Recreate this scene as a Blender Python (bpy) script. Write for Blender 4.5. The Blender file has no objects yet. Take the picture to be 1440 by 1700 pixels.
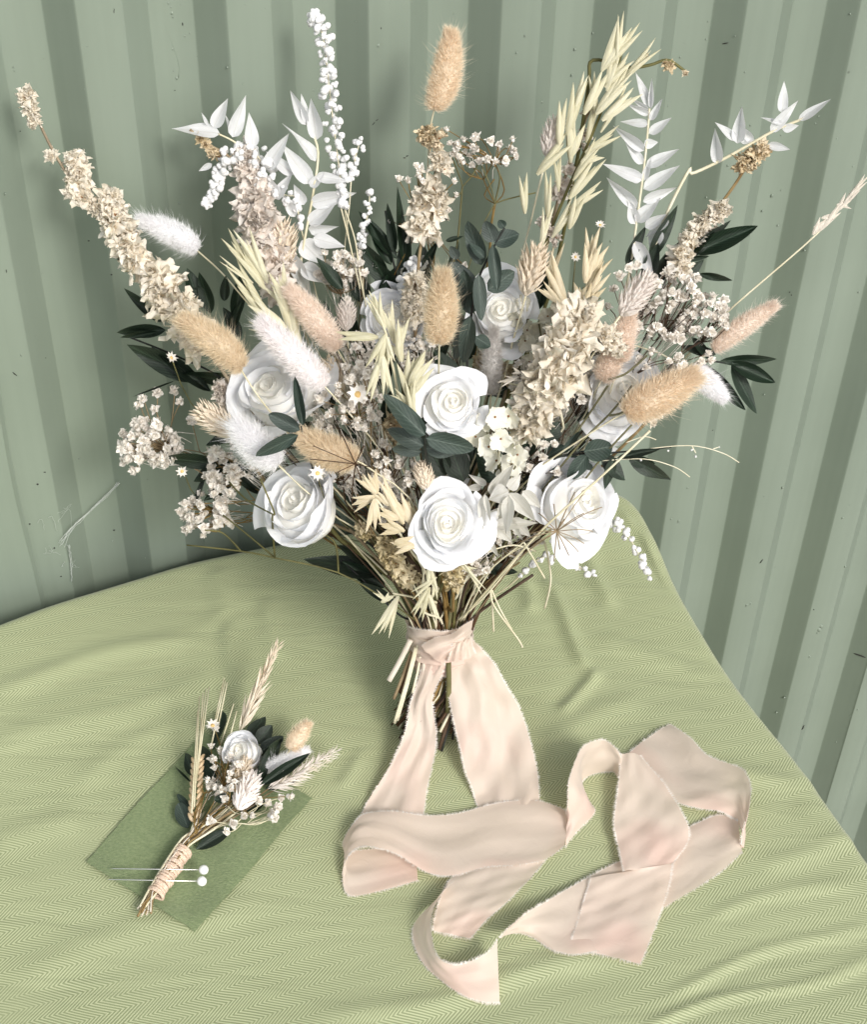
import bpy, math, random
import numpy as np
from mathutils import Matrix, Vector
rng = np.random.default_rng(7)
random.seed(7)
# ------------------------------------------------------------------ camera
FPX = 2700.0
TH = math.atan(FPX / 2900.0)
RHO = math.radians(1.58)
TZ = 0.92                                   # table height
CAM = np.array([0.0, 0.0, TZ + 0.955])
_F = np.array([0, math.cos(TH), -math.sin(TH)])
_R0 = np.array([1.0, 0, 0]); _U0 = np.array([0, math.sin(TH), math.cos(TH)])
CR = _R0 * math.cos(RHO) + _U0 * math.sin(RHO)
CU = _U0 * math.cos(RHO) - _R0 * math.sin(RHO)
sc = bpy.context.scene
COL = sc.collection
cd = bpy.data.cameras.new('camera'); cam = bpy.data.objects.new('camera', cd); COL.objects.link(cam)
cd.sensor_fit = 'VERTICAL'; cd.sensor_height = 24.0; cd.lens = 24.0 * FPX / 1700.0
cd.clip_start = 0.05; cd.clip_end = 100
cam.matrix_world = Matrix(((CR[0], CU[0], -_F[0], CAM[0]), (CR[1], CU[1], -_F[1], CAM[1]), (CR[2], CU[2], -_F[2], CAM[2]), (0, 0, 0, 1)))
sc.camera = cam
# ------------------------------------------------------------------ sky and sun
SUN_AZ = math.radians(35)     # to the right of the line from the table to the camera
SUN_EL = math.radians(40)
w = bpy.data.worlds.new('World'); sc.world = w; w.use_nodes = True
nt = w.node_tree; bg = nt.nodes['Background']
sky = nt.nodes.new('ShaderNodeTexSky'); sky.sky_type = 'NISHITA'; sky.sun_disc = False
sky.sun_elevation = SUN_EL; sky.sun_rotation = math.pi - SUN_AZ
sky.air_density = 1.0; sky.dust_density = 3.0; sky.ozone_density = 1.0
hs = nt.nodes.new('ShaderNodeHueSaturation'); hs.inputs['Saturation'].default_value = 0.35
nt.links.new(sky.outputs[0], hs.inputs['Color']); nt.links.new(hs.outputs[0], bg.inputs[0])
bg.inputs[1].default_value = 0.15
sd = bpy.data.lights.new('sun', 'SUN'); sun = bpy.data.objects.new('sun', sd); COL.objects.link(sun)
sd.energy = 1.9; sd.angle = math.radians(16); sd.color = (1.0, 0.965, 0.91)
sdir = Vector((math.sin(SUN_AZ) * math.cos(SUN_EL), -math.cos(SUN_AZ) * math.cos(SUN_EL), math.sin(SUN_EL)))
sun.rotation_euler = sdir.to_track_quat('Z', 'Y').to_euler()
sc.view_settings.view_transform = 'Standard'; sc.view_settings.look = 'None'
sc.view_settings.exposure = 0.31; sc.view_settings.gamma = 1.0
sc.render.engine = 'CYCLES'
sc.cycles.max_bounces = 12; sc.cycles.diffuse_bounces = 8; sc.cycles.transmission_bounces = 8; sc.cycles.transparent_max_bounces = 6

# ------------------------------------------------------------------ placing helpers
def unit(v):
    v = np.asarray(v, float); return v / (np.linalg.norm(v) + 1e-12)
def ray(x, y): return _F * FPX + CR * (x - 720) - CU * (y - 850)
WALL_YAW = math.radians(20)
WT = np.array([math.cos(WALL_YAW), math.sin(WALL_YAW), 0]); WN = np.array([math.sin(WALL_YAW), -math.cos(WALL_YAW), 0])
WP = np.array([-0.142, 1.003, TZ])
def tz(x, y, z=0.0):
    d = ray(x, y); t = (TZ + z - CAM[2]) / d[2]; return CAM + d * t
def onwall(x, y, off=0.0):
    d = ray(x, y); t = ((WP + WN * off - CAM) @ WN) / (d @ WN); return CAM + d * t
LEAN = math.radians(24)
BB = tz(735, 1212)
PN = np.array([0, -math.cos(LEAN), math.sin(LEAN)])
PU = np.array([0, math.sin(LEAN), math.cos(LEAN)])
def at(x, y, off=0.0, wallgap=0.014):
    d = ray(x, y)
    t = ((BB + PN * off - CAM) @ PN) / (d @ PN)
    tw = ((WP + WN * wallgap - CAM) @ WN) / (d @ WN)
    tt = (TZ + 0.004 - CAM[2]) / d[2] if d[2] < 0 else 1e9
    return CAM + d * min(t, tw, tt)
def mpx(p): return ((p - CAM) @ _F) / FPX            # metres in one photo pixel at p
def frame(ydir, zhint):
    y = unit(ydir); z = np.asarray(zhint, float); z = z - (z @ y) * y
    if np.linalg.norm(z) < 1e-6: z = np.array([0.3, 0.5, 0.8]); z = z - (z @ y) * y
    z = unit(z); x = np.cross(y, z); return x, y, z
def rot(v, ax, a):
    ax = unit(ax); return v * math.cos(a) + np.cross(ax, v) * math.sin(a) + ax * (ax @ v) * (1 - math.cos(a))
def catmull(P, n, closed=False):
    P = np.asarray(P, float); m = len(P)
    if m == 2 and not closed:
        t = np.linspace(0, 1, n)[:, None]; return P[0] * (1 - t) + P[1] * t
    out = []
    segs = m if closed else m - 1
    for q in np.linspace(0, segs, n, endpoint=not closed):
        i = min(int(q), segs - 1); t = q - i
        if closed: a, b, c, d = P[(i - 1) % m], P[i % m], P[(i + 1) % m], P[(i + 2) % m]
        else: a, b, c, d = P[max(i - 1, 0)], P[i], P[i + 1], P[min(i + 2, m - 1)]
        out.append(0.5 * ((2 * b) + (-a + c) * t + (2 * a - 5 * b + 4 * c - d) * t * t + (-a + 3 * b - 3 * c + d) * t ** 3))
    return np.array(out)
# ------------------------------------------------------------------ mesh builder
class G:
    def __init__(s): s.V = []; s.F = []; s.n = 0; s.M = []
    def add(s, V, F, mi=0):
        V = np.asarray(V, float).reshape(-1, 3); s.V.append(V)
        s.F.extend(tuple(int(i) + s.n for i in f) for f in F); s.M.extend([mi] * len(F)); s.n += len(V)
    def grid(s, P, mi=0, wrap=False):
        nu, nv = P.shape[:2]; F = []
        for i in range(nu - 1 + (1 if wrap else 0)):
            for j in range(nv - 1):
                a = i * nv + j; b = ((i + 1) % nu) * nv + j; F.append((a, b, b + 1, a + 1))
        s.add(P.reshape(-1, 3), F, mi)
    def tube(s, P, r, k=5, mi=0, cap=True):
        P = np.asarray(P, float); n = len(P)
        r = np.broadcast_to(np.asarray(r, float), (n,))
        T = np.gradient(P, axis=0); x = None; rings = []
        for i in range(n):
            t = unit(T[i])
            if x is None:
                h = np.array([0, 0, 1.0]) if abs(t[2]) < 0.9 else np.array([1.0, 0, 0]); x = unit(np.cross(t, h))
            x = unit(x - (x @ t) * t); y = np.cross(t, x)
            a = np.linspace(0, 2 * math.pi, k, endpoint=False)
            rings.append(P[i] + r[i] * (np.cos(a)[:, None] * x + np.sin(a)[:, None] * y))
        V = np.concatenate(rings); F = []
        for i in range(n - 1):
            for j in range(k):
                F.append((i * k + j, i * k + (j + 1) % k, (i + 1) * k + (j + 1) % k, (i + 1) * k + j))
        if cap: F.append(tuple(range(k))[::-1]); F.append(tuple((n - 1) * k + j for j in range(k)))
        s.add(V, F, mi)
    def ball(s, c, r, mi=0, nu=8, nv=5, squash=(1, 1, 1), jit=0.0, g=None):
        c = np.asarray(c, float); g = g or rng; V = [c + np.array([0, 0, r * squash[2]])]
        for j in range(1, nv):
            th = math.pi * j / nv
            for i in range(nu):
                ph = 2 * math.pi * (i + .5 * (j % 2)) / nu; k = 1 + jit * g.uniform(-1, 1)
                V.append(c + r * k * np.array([math.sin(th) * math.cos(ph) * squash[0], math.sin(th) * math.sin(ph) * squash[1], math.cos(th) * squash[2]]))
        V.append(c - np.array([0, 0, r * squash[2]])); F = []
        for i in range(nu): F.append((0, 1 + i, 1 + (i + 1) % nu))
        for j in range(nv - 2):
            for i in range(nu):
                a = 1 + j * nu + i; b = 1 + j * nu + (i + 1) % nu; F.append((a, a + nu, b + nu, b))
        L = len(V) - 1
        for i in range(nu): F.append((L, 1 + (nv - 2) * nu + (i + 1) % nu, 1 + (nv - 2) * nu + i))
        s.add(V, F, mi)
    def xf(s, X, o):      # X 3x3 rows = axes
        s.V = [v @ X + o for v in s.V]; return s
    def mesh(s, name, mats, smooth=True):
        me = bpy.data.meshes.new(name)
        V = np.concatenate(s.V)
        me.from_pydata(V.tolist(), [], s.F)
        for m in (mats if isinstance(mats, (list, tuple)) else [mats]): me.materials.append(m)
        if any(s.M): me.polygons.foreach_set('material_index', s.M)
        if smooth: me.polygons.foreach_set('use_smooth', [True] * len(me.polygons))
        me.update(); return me
WM = {}
def link(name, me, parent=None, W=None, label=None, cat=None, group=None, kind=None):
    o = bpy.data.objects.new(name, me); COL.objects.link(o)
    W = W if W is not None else Matrix.Identity(4)
    if parent is not None:
        o.parent = parent; o.matrix_parent_inverse = WM[parent.name].inverted()
    o.matrix_basis = W; WM[o.name] = W.copy()
    if label: o['label'] = label
    if cat: o['category'] = cat
    if group: o['group'] = group
    if kind: o['kind'] = kind
    return o
def build(name, g, mats, parent=None, origin=None, smooth=True, **k):
    V = np.concatenate(g.V)
    if origin is None: origin = V.mean(0)
    g.V = [v - origin for v in g.V]
    return link(name, g.mesh(name, mats, smooth), parent, Matrix.Translation(Vector(origin)), **k)
def place(name, me, parent, origin, axes, scale, **k):
    x, y, z = axes; sx, sy, sz = scale if hasattr(scale, '__len__') else (scale,) * 3
    W = Matrix(((x[0] * sx, y[0] * sy, z[0] * sz, origin[0]), (x[1] * sx, y[1] * sy, z[1] * sz, origin[1]), (x[2] * sx, y[2] * sy, z[2] * sz, origin[2]), (0, 0, 0, 1)))
    return link(name, me, parent, W, **k)
# ------------------------------------------------------------------ materials
def mat(name, col, col2=None, scale=60, rough=0.7, trans=0.0, bump=0.0, bscale=200, rand=0.0, detail=4, sheen=0.0, spec=0.3, stretch=None, coords='Object'):
    m = bpy.data.materials.new(name); m.use_nodes = True; n = m.node_tree; N = n.nodes; L = n.links
    p = N['Principled BSDF']; out = N['Material Output']
    p.inputs['Roughness'].default_value = rough; p.inputs['Specular IOR Level'].default_value = spec
    if sheen: p.inputs['Sheen Weight'].default_value = sheen
    tc = N.new('ShaderNodeTexCoord'); mp = N.new('ShaderNodeMapping'); L.new(tc.outputs[coords], mp.inputs[0])
    if stretch: mp.inputs['Scale'].default_value = stretch
    no = N.new('ShaderNodeTexNoise'); no.inputs['Scale'].default_value = scale; no.inputs['Detail'].default_value = detail
    L.new(mp.outputs[0], no.inputs['Vector'])
    cr = N.new('ShaderNodeValToRGB'); cr.color_ramp.elements[0].position = 0.35; cr.color_ramp.elements[1].position = 0.65
    cr.color_ramp.elements[0].color = (*(col2 or col), 1); cr.color_ramp.elements[1].color = (*col, 1)
    L.new(no.outputs[0], cr.inputs[0]); c = cr.outputs[0]
    if rand:
        oi = N.new('ShaderNodeObjectInfo'); mr = N.new('ShaderNodeMapRange'); mr.inputs[3].default_value = 1 - rand; mr.inputs[4].default_value = 1 + rand * .4
        L.new(oi.outputs['Random'], mr.inputs[0]); h = N.new('ShaderNodeHueSaturation'); L.new(c, h.inputs['Color']); L.new(mr.outputs[0], h.inputs['Value'])
        mr2 = N.new('ShaderNodeMapRange'); mr2.inputs[3].default_value = 1 + rand; mr2.inputs[4].default_value = 1 - rand
        L.new(oi.outputs['Random'], mr2.inputs[0]); L.new(mr2.outputs[0], h.inputs['Saturation']); c = h.outputs[0]
    L.new(c, p.inputs['Base Color'])
    if bump:
        b = N.new('ShaderNodeBump'); b.inputs['Strength'].default_value = bump; b.inputs['Distance'].default_value = 0.001
        n2 = N.new('ShaderNodeTexNoise'); n2.inputs['Scale'].default_value = bscale; n2.inputs['Detail'].default_value = 5
        L.new(mp.outputs[0], n2.inputs['Vector']); L.new(n2.outputs[0], b.inputs['Height']); L.new(b.outputs[0], p.inputs['Normal'])
    if trans:
        t = N.new('ShaderNodeBsdfTranslucent'); mx = N.new('ShaderNodeMixShader'); mx.inputs[0].default_value = trans
        L.new(c, t.inputs[0]); L.new(p.outputs[0], mx.inputs[1]); L.new(t.outputs[0], mx.inputs[2]); L.new(mx.outputs[0], out.inputs[0])
    return m
M = {}
M['rose'] = mat('rose_white', (.885, .892, .915), (.87, .875, .895), 30, .55, .22, .25, 90)
M['rose_in'] = mat('rose_cream_heart', (.88, .875, .855), (.87, .85, .78), 40, .55, .22, .2, 90)
M['cream'] = mat('cream_petal', (.95, .90, .80), (.90, .82, .68), 2.2, .75, .38, .6, 8, .12)
M['pinkcream'] = mat('pink_cream_petal', (.94, .88, .82), (.88, .80, .72), 2.2, .75, .38, .6, 8, .12)
M['tan'] = mat('tan_petal', (.80, .69, .49), (.64, .50, .31), 2.2, .75, .2, .6, 8, .15)
M['ochre'] = mat('ochre_petal', (.70, .61, .40), (.54, .44, .25), 2.2, .75, .2, .6, 8, .15)
M['ivory'] = mat('ivory_petal', (.90, .89, .81), (.85, .83, .70), 2.2, .7, .3, .4, 10, .08)
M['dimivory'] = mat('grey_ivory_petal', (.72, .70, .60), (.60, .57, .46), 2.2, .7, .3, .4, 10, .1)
M['heart'] = mat('brown_heart', (.28, .14, .06), (.16, .08, .03), 3, .8)
M['floret'] = mat('baby_breath', (.93, .90, .85), (.88, .83, .76), 1.5, .8, .25, .5, 5, .12)
M['seedwhite'] = mat('white_seed', (.90, .90, .90), (.85, .85, .84), 2, .75, .2, .4, 5, .05)
M['wleaf'] = mat('bleached_leaf', (.90, .90, .91), (.84, .85, .86), 3, .5, .35, .5, 14, .06, stretch=(9, 1, 1))
M['wleafb'] = mat('bleached_leaf_cream', (.85, .84, .80), (.76, .74, .67), 3, .5, .35, .5, 14, .06, stretch=(9, 1, 1))
M['green'] = mat('dark_green_leaf', (.022, .040, .024), (.013, .023, .014), 4, .42, .05, .4, 14, .45, stretch=(6, 1, 1), spec=.45)
M['euc'] = mat('blue_green_leaf', (.062, .088, .072), (.040, .058, .048), 4, .5, .06, .4, 14, .4, stretch=(6, 1, 1), spec=.4)
M['oat'] = mat('oat_straw', (.82, .79, .61), (.74, .70, .49), 3, .6, .3, .5, 10, .12, stretch=(12, 1, 1))
M['oatcream'] = mat('oat_cream', (.84, .76, .57), (.74, .63, .42), 3, .6, .3, .5, 10, .1, stretch=(12, 1, 1))
M['oatwhite'] = mat('oat_pale', (.86, .81, .72), (.78, .71, .60), 3, .6, .3, .5, 10, .08, stretch=(12, 1, 1))
M['phal'] = mat('phalaris', (.84, .76, .63), (.74, .62, .48), 3, .7, .2, .5, 10, .1)
M['phalw'] = mat('phalaris_white', (.88, .83, .79), (.82, .74, .68), 3, .7, .25, .5, 10, .1)
def veins(m, k, n, amt):
    nt_ = m.node_tree; N = nt_.nodes; L = nt_.links; p = N['Principled BSDF']; tc = [q for q in N if q.type == 'TEX_COORD'][0]
    sx = N.new('ShaderNodeSeparateXYZ'); L.new(tc.outputs['Object'], sx.inputs[0])
    def mth(op, a, b=None, c=None):
        q = N.new('ShaderNodeMath'); q.operation = op
        for i, v in enumerate((a, b, c)):
            if v is None: continue
            if isinstance(v, (int, float)): q.inputs[i].default_value = v
            else: L.new(v, q.inputs[i])
        return q.outputs[0]
    ax = mth('ABSOLUTE', sx.outputs[0]); mid = mth('SUBTRACT', 1.0, mth('MINIMUM', mth('MULTIPLY', ax, 22.0), 1.0))
    sv = mth('POWER', mth('MULTIPLY_ADD', mth('SINE', mth('MULTIPLY', mth('SUBTRACT', sx.outputs[1], mth('MULTIPLY', ax, .9)), n)), .5, .5), 4.0)
    f = mth('MINIMUM', mth('ADD', mth('MULTIPLY', mid, .8), mth('MULTIPLY', sv, .3)), 1.0)
    old = p.inputs['Base Color'].links[0].from_socket; mx = N.new('ShaderNodeMix'); mx.data_type = 'RGBA'; L.new(mth('MULTIPLY', f, amt), mx.inputs[0]); L.new(old, mx.inputs[6]); mx.inputs[7].default_value = (*k, 1)
    for l in list(old.links):
        if l.to_node != mx: so = l.to_socket; L.remove(l); L.new(mx.outputs[2], so)
    b = N.new('ShaderNodeBump'); b.inputs['Strength'].default_value = .35; b.inputs['Distance'].default_value = .0008; L.new(f, b.inputs['Height'])
    if p.inputs['Normal'].links: L.new(p.inputs['Normal'].links[0].from_socket, b.inputs['Normal'])
    L.new(b.outputs[0], p.inputs['Normal'])
veins(M['green'], (.07, .11, .07), 60, .7); veins(M['euc'], (.15, .19, .16), 44, .6); veins(M['wleaf'], (.66, .65, .60), 70, .55); veins(M['wleafb'], (.62, .58, .48), 70, .55)
def fur(name, tip, root): return mat(name, tip, root, 90, .85, .3, sheen=.3)
M['furtan'] = fur('fur_tan', (.83, .72, .55), (.77, .65, .47))
M['furpeach'] = fur('fur_peach', (.88, .77, .61), (.84, .71, .54))
M['furpink'] = fur('fur_pink', (.90, .81, .72), (.86, .75, .65))
M['furwhite'] = fur('fur_white', (.93, .93, .94), (.91, .90, .91))
M['furblush'] = fur('fur_blush', (.93, .91, .92), (.91, .87, .86))
M['furgrey'] = fur('fur_grey', (.72, .70, .68), (.64, .61, .58))
M['stem'] = mat('straw_stem', (.34, .25, .13), (.20, .135, .065), 60, .6, 0, .3, 200, .3)
M['stemdark'] = mat('brown_stem', (.10, .058, .032), (.05, .028, .016), 60, .6, 0, .3, 200, .3)
M['stemgreen'] = mat('olive_stem', (.17, .16, .07), (.09, .085, .035), 60, .6, 0, .3, 200, .2)
M['stempale'] = mat('pale_stem', (.72, .68, .52), (.60, .55, .38), 60, .6, 0, .2, 200, .1)
M['stemblack'] = mat('dark_twig', (.03, .035, .03), (.02, .02, .018), 60, .6, 0, .2)
M['twine'] = mat('jute_twine', (.74, .58, .46), (.58, .43, .32), 500, .85, 0, .6, 900)
M['pin'] = mat('steel_pin', (.75, .75, .72), None, 10, .25, spec=.8); M['pin'].node_tree.nodes['Principled BSDF'].inputs['Metallic'].default_value = .9
M['pearl'] = mat('pearl', (.82, .82, .80), (.78, .78, .76), 30, .15, 0, spec=.7)
M['web'] = mat('spider_silk', (.75, .78, .75), None, 10, .6, .5)
M['speck'] = mat('dark_speck', (.03, .03, .025), None, 10, .7)
for k_ in ('rose', 'rose_in'):
    p_ = M[k_].node_tree.nodes['Principled BSDF']; p_.inputs['Subsurface Weight'].default_value = .5; p_.inputs['Subsurface Radius'].default_value = (1, .95, .9); p_.inputs['Subsurface Scale'].default_value = .004
# ------------------------------------------------------------------ wall
def wall_paint():
    m = mat('wall_paint', (.222, .266, .214), (.202, .244, .195), 6, .38, 0, 0, spec=.5)
    n = m.node_tree; N = n.nodes; L = n.links; p = N['Principled BSDF']
    tc = [x for x in N if x.type == 'TEX_COORD'][0]
    cr = [x for x in N if x.type == 'VALTORGB'][0]
    mp = N.new('ShaderNodeMapping'); mp.inputs['Scale'].default_value = (90, 90, 2.0); L.new(tc.outputs['Object'], mp.inputs[0])
    st = N.new('ShaderNodeTexNoise'); st.inputs['Scale'].default_value = 1.6; st.inputs['Detail'].default_value = 6; L.new(mp.outputs[0], st.inputs[0])
    r = N.new('ShaderNodeMapRange'); r.inputs[1].default_value = .35; r.inputs[2].default_value = .75; r.inputs[3].default_value = 1.01; r.inputs[4].default_value = .965
    L.new(st.outputs[0], r.inputs[0])
    v = N.new('ShaderNodeMix'); v.data_type = 'RGBA'; v.blend_type = 'MULTIPLY'; v.inputs[0].default_value = 1
    L.new(cr.outputs[0], v.inputs[6]); L.new(r.outputs[0], v.inputs[7])
    # sparse dirt flecks
    fl = N.new('ShaderNodeTexNoise'); fl.inputs['Scale'].default_value = 70; fl.inputs['Detail'].default_value = 2; L.new(tc.outputs['Object'], fl.inputs[0])
    fr = N.new('ShaderNodeMapRange'); fr.inputs[1].default_value = .80; fr.inputs[2].default_value = .84; L.new(fl.outputs[0], fr.inputs[0])
    mx = N.new('ShaderNodeMix'); mx.data_type = 'RGBA'; L.new(fr.outputs[0], mx.inputs[0]); L.new(v.outputs[2], mx.inputs[6]); mx.inputs[7].default_value = (.07, .08, .06, 1)
    L.new(mx.outputs[2], p.inputs['Base Color'])
    b = N.new('ShaderNodeBump'); b.inputs['Strength'].default_value = .30; b.inputs['Distance'].default_value = .0012
    n2 = N.new('ShaderNodeTexNoise'); n2.inputs['Scale'].default_value = 22; n2.inputs['Detail'].default_value = 4; L.new(tc.outputs['Object'], n2.inputs[0])
    ad = N.new('ShaderNodeMath'); ad.operation = 'ADD'; mu = N.new('ShaderNodeMath'); mu.operation = 'MULTIPLY'; mu.inputs[1].default_value = .10
    L.new(st.outputs[0], mu.inputs[0]); L.new(mu.outputs[0], ad.inputs[0]); L.new(n2.outputs[0], ad.inputs[1])
    L.new(ad.outputs[0], b.inputs['Height']); L.new(b.outputs[0], p.inputs['Normal'])
    rr = N.new('ShaderNodeMapRange'); rr.inputs[3].default_value = .30; rr.inputs[4].default_value = .5; L.new(n2.outputs[0], rr.inputs[0]); L.new(rr.outputs[0], p.inputs['Roughness'])
    return m
M['wall'] = wall_paint()
def wall_s(x, y):       # distance along the wall of photo pixel
    return (onwall(x, y) - WP) @ WT
# ridge (right edge of each dark slope) photo columns at the top edge of the picture
_tops = [125, 375, 610, 833, 1040, 1245]
_s = [wall_s(x, 0) for x in _tops]
P_ = (_s[-1] - _s[0]) / 5; S0 = float(np.mean([s - i * P_ for i, s in enumerate(_s)]))
DEP = 0.175 * P_
print('wall period', P_, [round(s - (S0 + i * P_), 4) for i, s in enumerate(_s)], 'knot z', at(735, 1075)[2] - TZ)
def wall_profile(k):     # s positions and depth (0 = proud, -DEP = recessed) for one period that begins at a ridge
    b = S0 + k * P_; fr = 0.012 * P_
    pts = [(0, 0)]
    def corner(s, d0, d1): return [(s - fr, d0), (s + fr, d1)]
    f = .315 * P_; sl = .185 * P_
    return [(b + fr * .0, -.004 * P_), (b + fr, 0), (b + f - fr, 0), (b + f, -.004 * P_), (b + f + fr, -.03 * P_), (b + f + sl - fr, -DEP + .03 * P_), (b + f + sl, -DEP + .006 * P_), (b + f + sl + fr, -DEP),
            (b + 2 * f + sl - fr, -DEP), (b + 2 * f + sl, -DEP + .006 * P_), (b + 2 * f + sl + fr, -DEP + .03 * P_), (b + P_ - fr, -.03 * P_)]
wall = link('corrugated_wall', None, None, Matrix.Translation(Vector(WP - np.array([0, 0, TZ]))), label='pale sage green painted corrugated metal wall standing behind the cloth covered table', cat='wall')
def wall_strip(k0, k1, lift=0.0):
    pr = []
    for k in range(k0, k1): pr += wall_profile(k)
    pr.append((S0 + k1 * P_, -.004 * P_))
    zs = np.linspace(0.0, 2.3, 47)
    Pn = np.array([[WP + WT * s + WN * (d + lift + .0007 * math.sin(z * 9 + s * 31) * math.sin(s * 17)) + np.array([0, 0, z - TZ]) for z in zs] for s, d in pr])
    g = G(); g.grid(Pn); return g
for (a, b) in ((-9, -2), (-2, 8), (8, 14)):
    build('corrugated_sheet', wall_strip(a, b), M['wall'], wall, smooth=True)
# overlapping sheet at the lower left, with its edge down the picture's left side
sE = wall_s(72, 1000)
sE2 = wall_s(20, 760)
g = G()
zs = np.linspace(0, 2.3, 60)
wds = [0.16, .115, .112, .06, .012, .004, .0005, 0.0]
Pn = np.array([[WP + WT * (sE - q + .0015 * math.sin(z * 23)) + WN * (.005 if q > .001 else .0005) + np.array([0, 0, z - TZ + 0.0]) for z in zs] for q in wds])
g.grid(Pn); build('overlap_sheet', g, M['wall'], wall, smooth=False)
# paint runs and blisters
def wallpt(x, y, off=0.0):       # meets the corrugated surface itself
    d = ray(x, y); o = 0
    for _ in range(12):
        p = onwall(x, y, o); s = (p - WP) @ WT; q = ((s - S0) / P_) % 1.0
        if q < .315: dd = 0
        elif q < .5: dd = -DEP * (q - .315) / .185
        elif q < .815: dd = -DEP
        else: dd = -DEP * (1 - q) / .185
        o = .5 * o + .5 * dd
    return onwall(x, y, o + off)
g = G()
for (x, y, r) in [(283, 12, 2), (279, 5, 2.5), (285, 22, 3), (286, 28, 2.5), (306, 60, 2), (315, 55, 1.6), (243, 35, 1.6), (286, 82, 2), (293, 130, 3), (288, 118, 2), (628, 76, 3), (858, 88, 2.4), (872, 60, 2), (985, 55, 2),
                  (955, 82, 2.5), (1130, 95, 2), (950, 125, 2.2), (1283, 325, 3), (1361, 1046, 5), (1364, 1040, 4), (1358, 1050, 3), (1127, 865, 3), (1115, 862, 2.4), (1240, 1005, 3), (1247, 1002, 2.4), (1345, 1090, 3), (1425, 1178, 2.5),
                  (1165, 845, 2), (1142, 810, 2), (1355, 205, 2), (1360, 193, 2), (900, 170, 2), (1300, 810, 2.2), (1390, 230, 2), (35, 590, 2), (20, 900, 3), (1290, 1183, 2), (1400, 860, 2), (1270, 655, 1.6), (520, 150, 2), (427, 210, 1.8)]:
    p = wallpt(x, y, .0003); g.ball(p, r * mpx(p) * .9, squash=(1, .5, 1.2), jit=.2)
for path in ([(273, 40), (280, 60), (290, 85), (297, 110), (296, 128)], [(540, 50), (546, 55), (553, 58)], [(480, 0), (470, 10), (440, 14)]):
    P3 = catmull([wallpt(x, y, .0002) for x, y in path], 14); g.tube(P3, np.linspace(.5, 1.1, 14) * mpx(P3[0]), 5)
for _ in range(330):
    x, y = rng.uniform(0, 1440), rng.uniform(0, 1400); p = wallpt(x, y, .0001); g.ball(p, rng.uniform(.5, 1.2) * rng.choice([1, 1, 1, 1.9]) * mpx(p), nu=6, nv=4, jit=.2)
build('paint_blister', g, M['wall'], wall, kind='stuff')
g = G()
for (x, y, a, l, r) in [(189, 18, 90, 8, 1.0), (303, 40, 100, 5, 1.2), (1205, 72, 10, 10, 1.2), (1187, 25, 80, 6, 1), (1105, 147, 0, 2, 1.5), (1053, 65, 70, 6, .9), (620, 205, 50, 8, 1.3), (626, 199, 40, 6, 1), (676, 259, 20, 4, 1.4), (672, 262, 0, 4, 1.3),
                     (703, 179, 30, 4, 1.6), (633, 47, 90, 3, 1), (478, 44, 90, 2, 1), (24, 621, -40, 9, 1.1), (62, 804, 0, 3, 2), (49, 870, 0, 2.5, 1.8), (10, 888, 0, 3, 1.8), (189, 880, 0, 3, 2), (90, 910, 0, 2.5, 1.8), (142, 912, 60, 2, 1.3), (222, 928, 40, 3, 1.3),
                     (74, 784, 0, 4, 1), (75, 594, 0, 2, 1.4), (101, 957, 10, 3, 1.3), (30, 972, -20, 6, 1), (0, 835, 80, 8, 1.6), (1265, 932, 50, 8, 1.2), (1334, 1208, 60, 9, 1.4), (1428, 1088, -20, 22, 1.6), (1352, 1012, 0, 2, 1.4), (1184, 714, 60, 3, 1.2), (1213, 844, 0, 2, 1.3),
                     (185, 456, 20, 3, 1.4), (147, 400, 0, 2.5, 1.2), (1312, 485, 0, 2, 1.3), (1236, 735, 0, 2, 1), (330, 90, 50, 10, .8), (328, 85, 110, 6, .6), (10, 450, 90, 5, .9), (33, 218, 0, 2, 1), (1315, 490, 0, 1.5, 1.2), (290, 150, 0, 1.5, 1)]:
    a = math.radians(a); n = 5
    P3 = [wallpt(x + (t - .5) * l * math.cos(a) + rng.uniform(-.4, .4), y - (t - .5) * l * math.sin(a), .0004) for t in np.linspace(0, 1, n)]
    g.tube(P3, r * .8 * mpx(P3[0]) * np.array([.4, 1, 1, .9, .4]), 5)
build('dirt_fleck', g, M['speck'], wall, kind='stuff')
# cobweb
g = G()
def strand(pts, r=.4, offs=.006):
    P3 = catmull([wallpt(x, y, offs) for x, y in pts], 14); P3 += rng.normal(0, .0003, P3.shape); g.tube(P3, r * mpx(P3[0]), 4)
for k in range(9):
    j = lambda s=2.0: rng.uniform(-s, s)
    strand([(102 + j(5), 902 + j(8)), (118 + j(3), 878 + j(3)), (135 + j(), 862 + j()), (160 + j(), 838 + j()), (196 + j(2), 802 + j(4))], rng.uniform(.18, .4))
for k in range(12):
    x, y = rng.uniform(62, 130), rng.uniform(830, 960); strand([(x, y), (x + rng.uniform(-14, 14), y + rng.uniform(-10, 12)), (x + rng.uniform(-16, 16), y + rng.uniform(6, 26))], rng.uniform(.12, .25), .003)
for k in range(5): strand([(114 + rng.uniform(-2, 2), 905), (117 + rng.uniform(-2, 2), 935), (119 + rng.uniform(-3, 3), 965)], .25, .004)
build('cobweb', g, M['web'], None, label='thin grey cobweb strands clinging to the green wall at its lower left', cat='cobweb')
# ground
g = G(); g.add([(-20, -20, 0), (20, -20, 0), (20, 20, 0), (-20, 20, 0)], [(0, 1, 2, 3)])
build('ground', g, mat('ground_concrete', (.30, .29, .26), (.22, .21, .19), 3, .9, 0, .5, 60), None, kind='structure')

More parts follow.
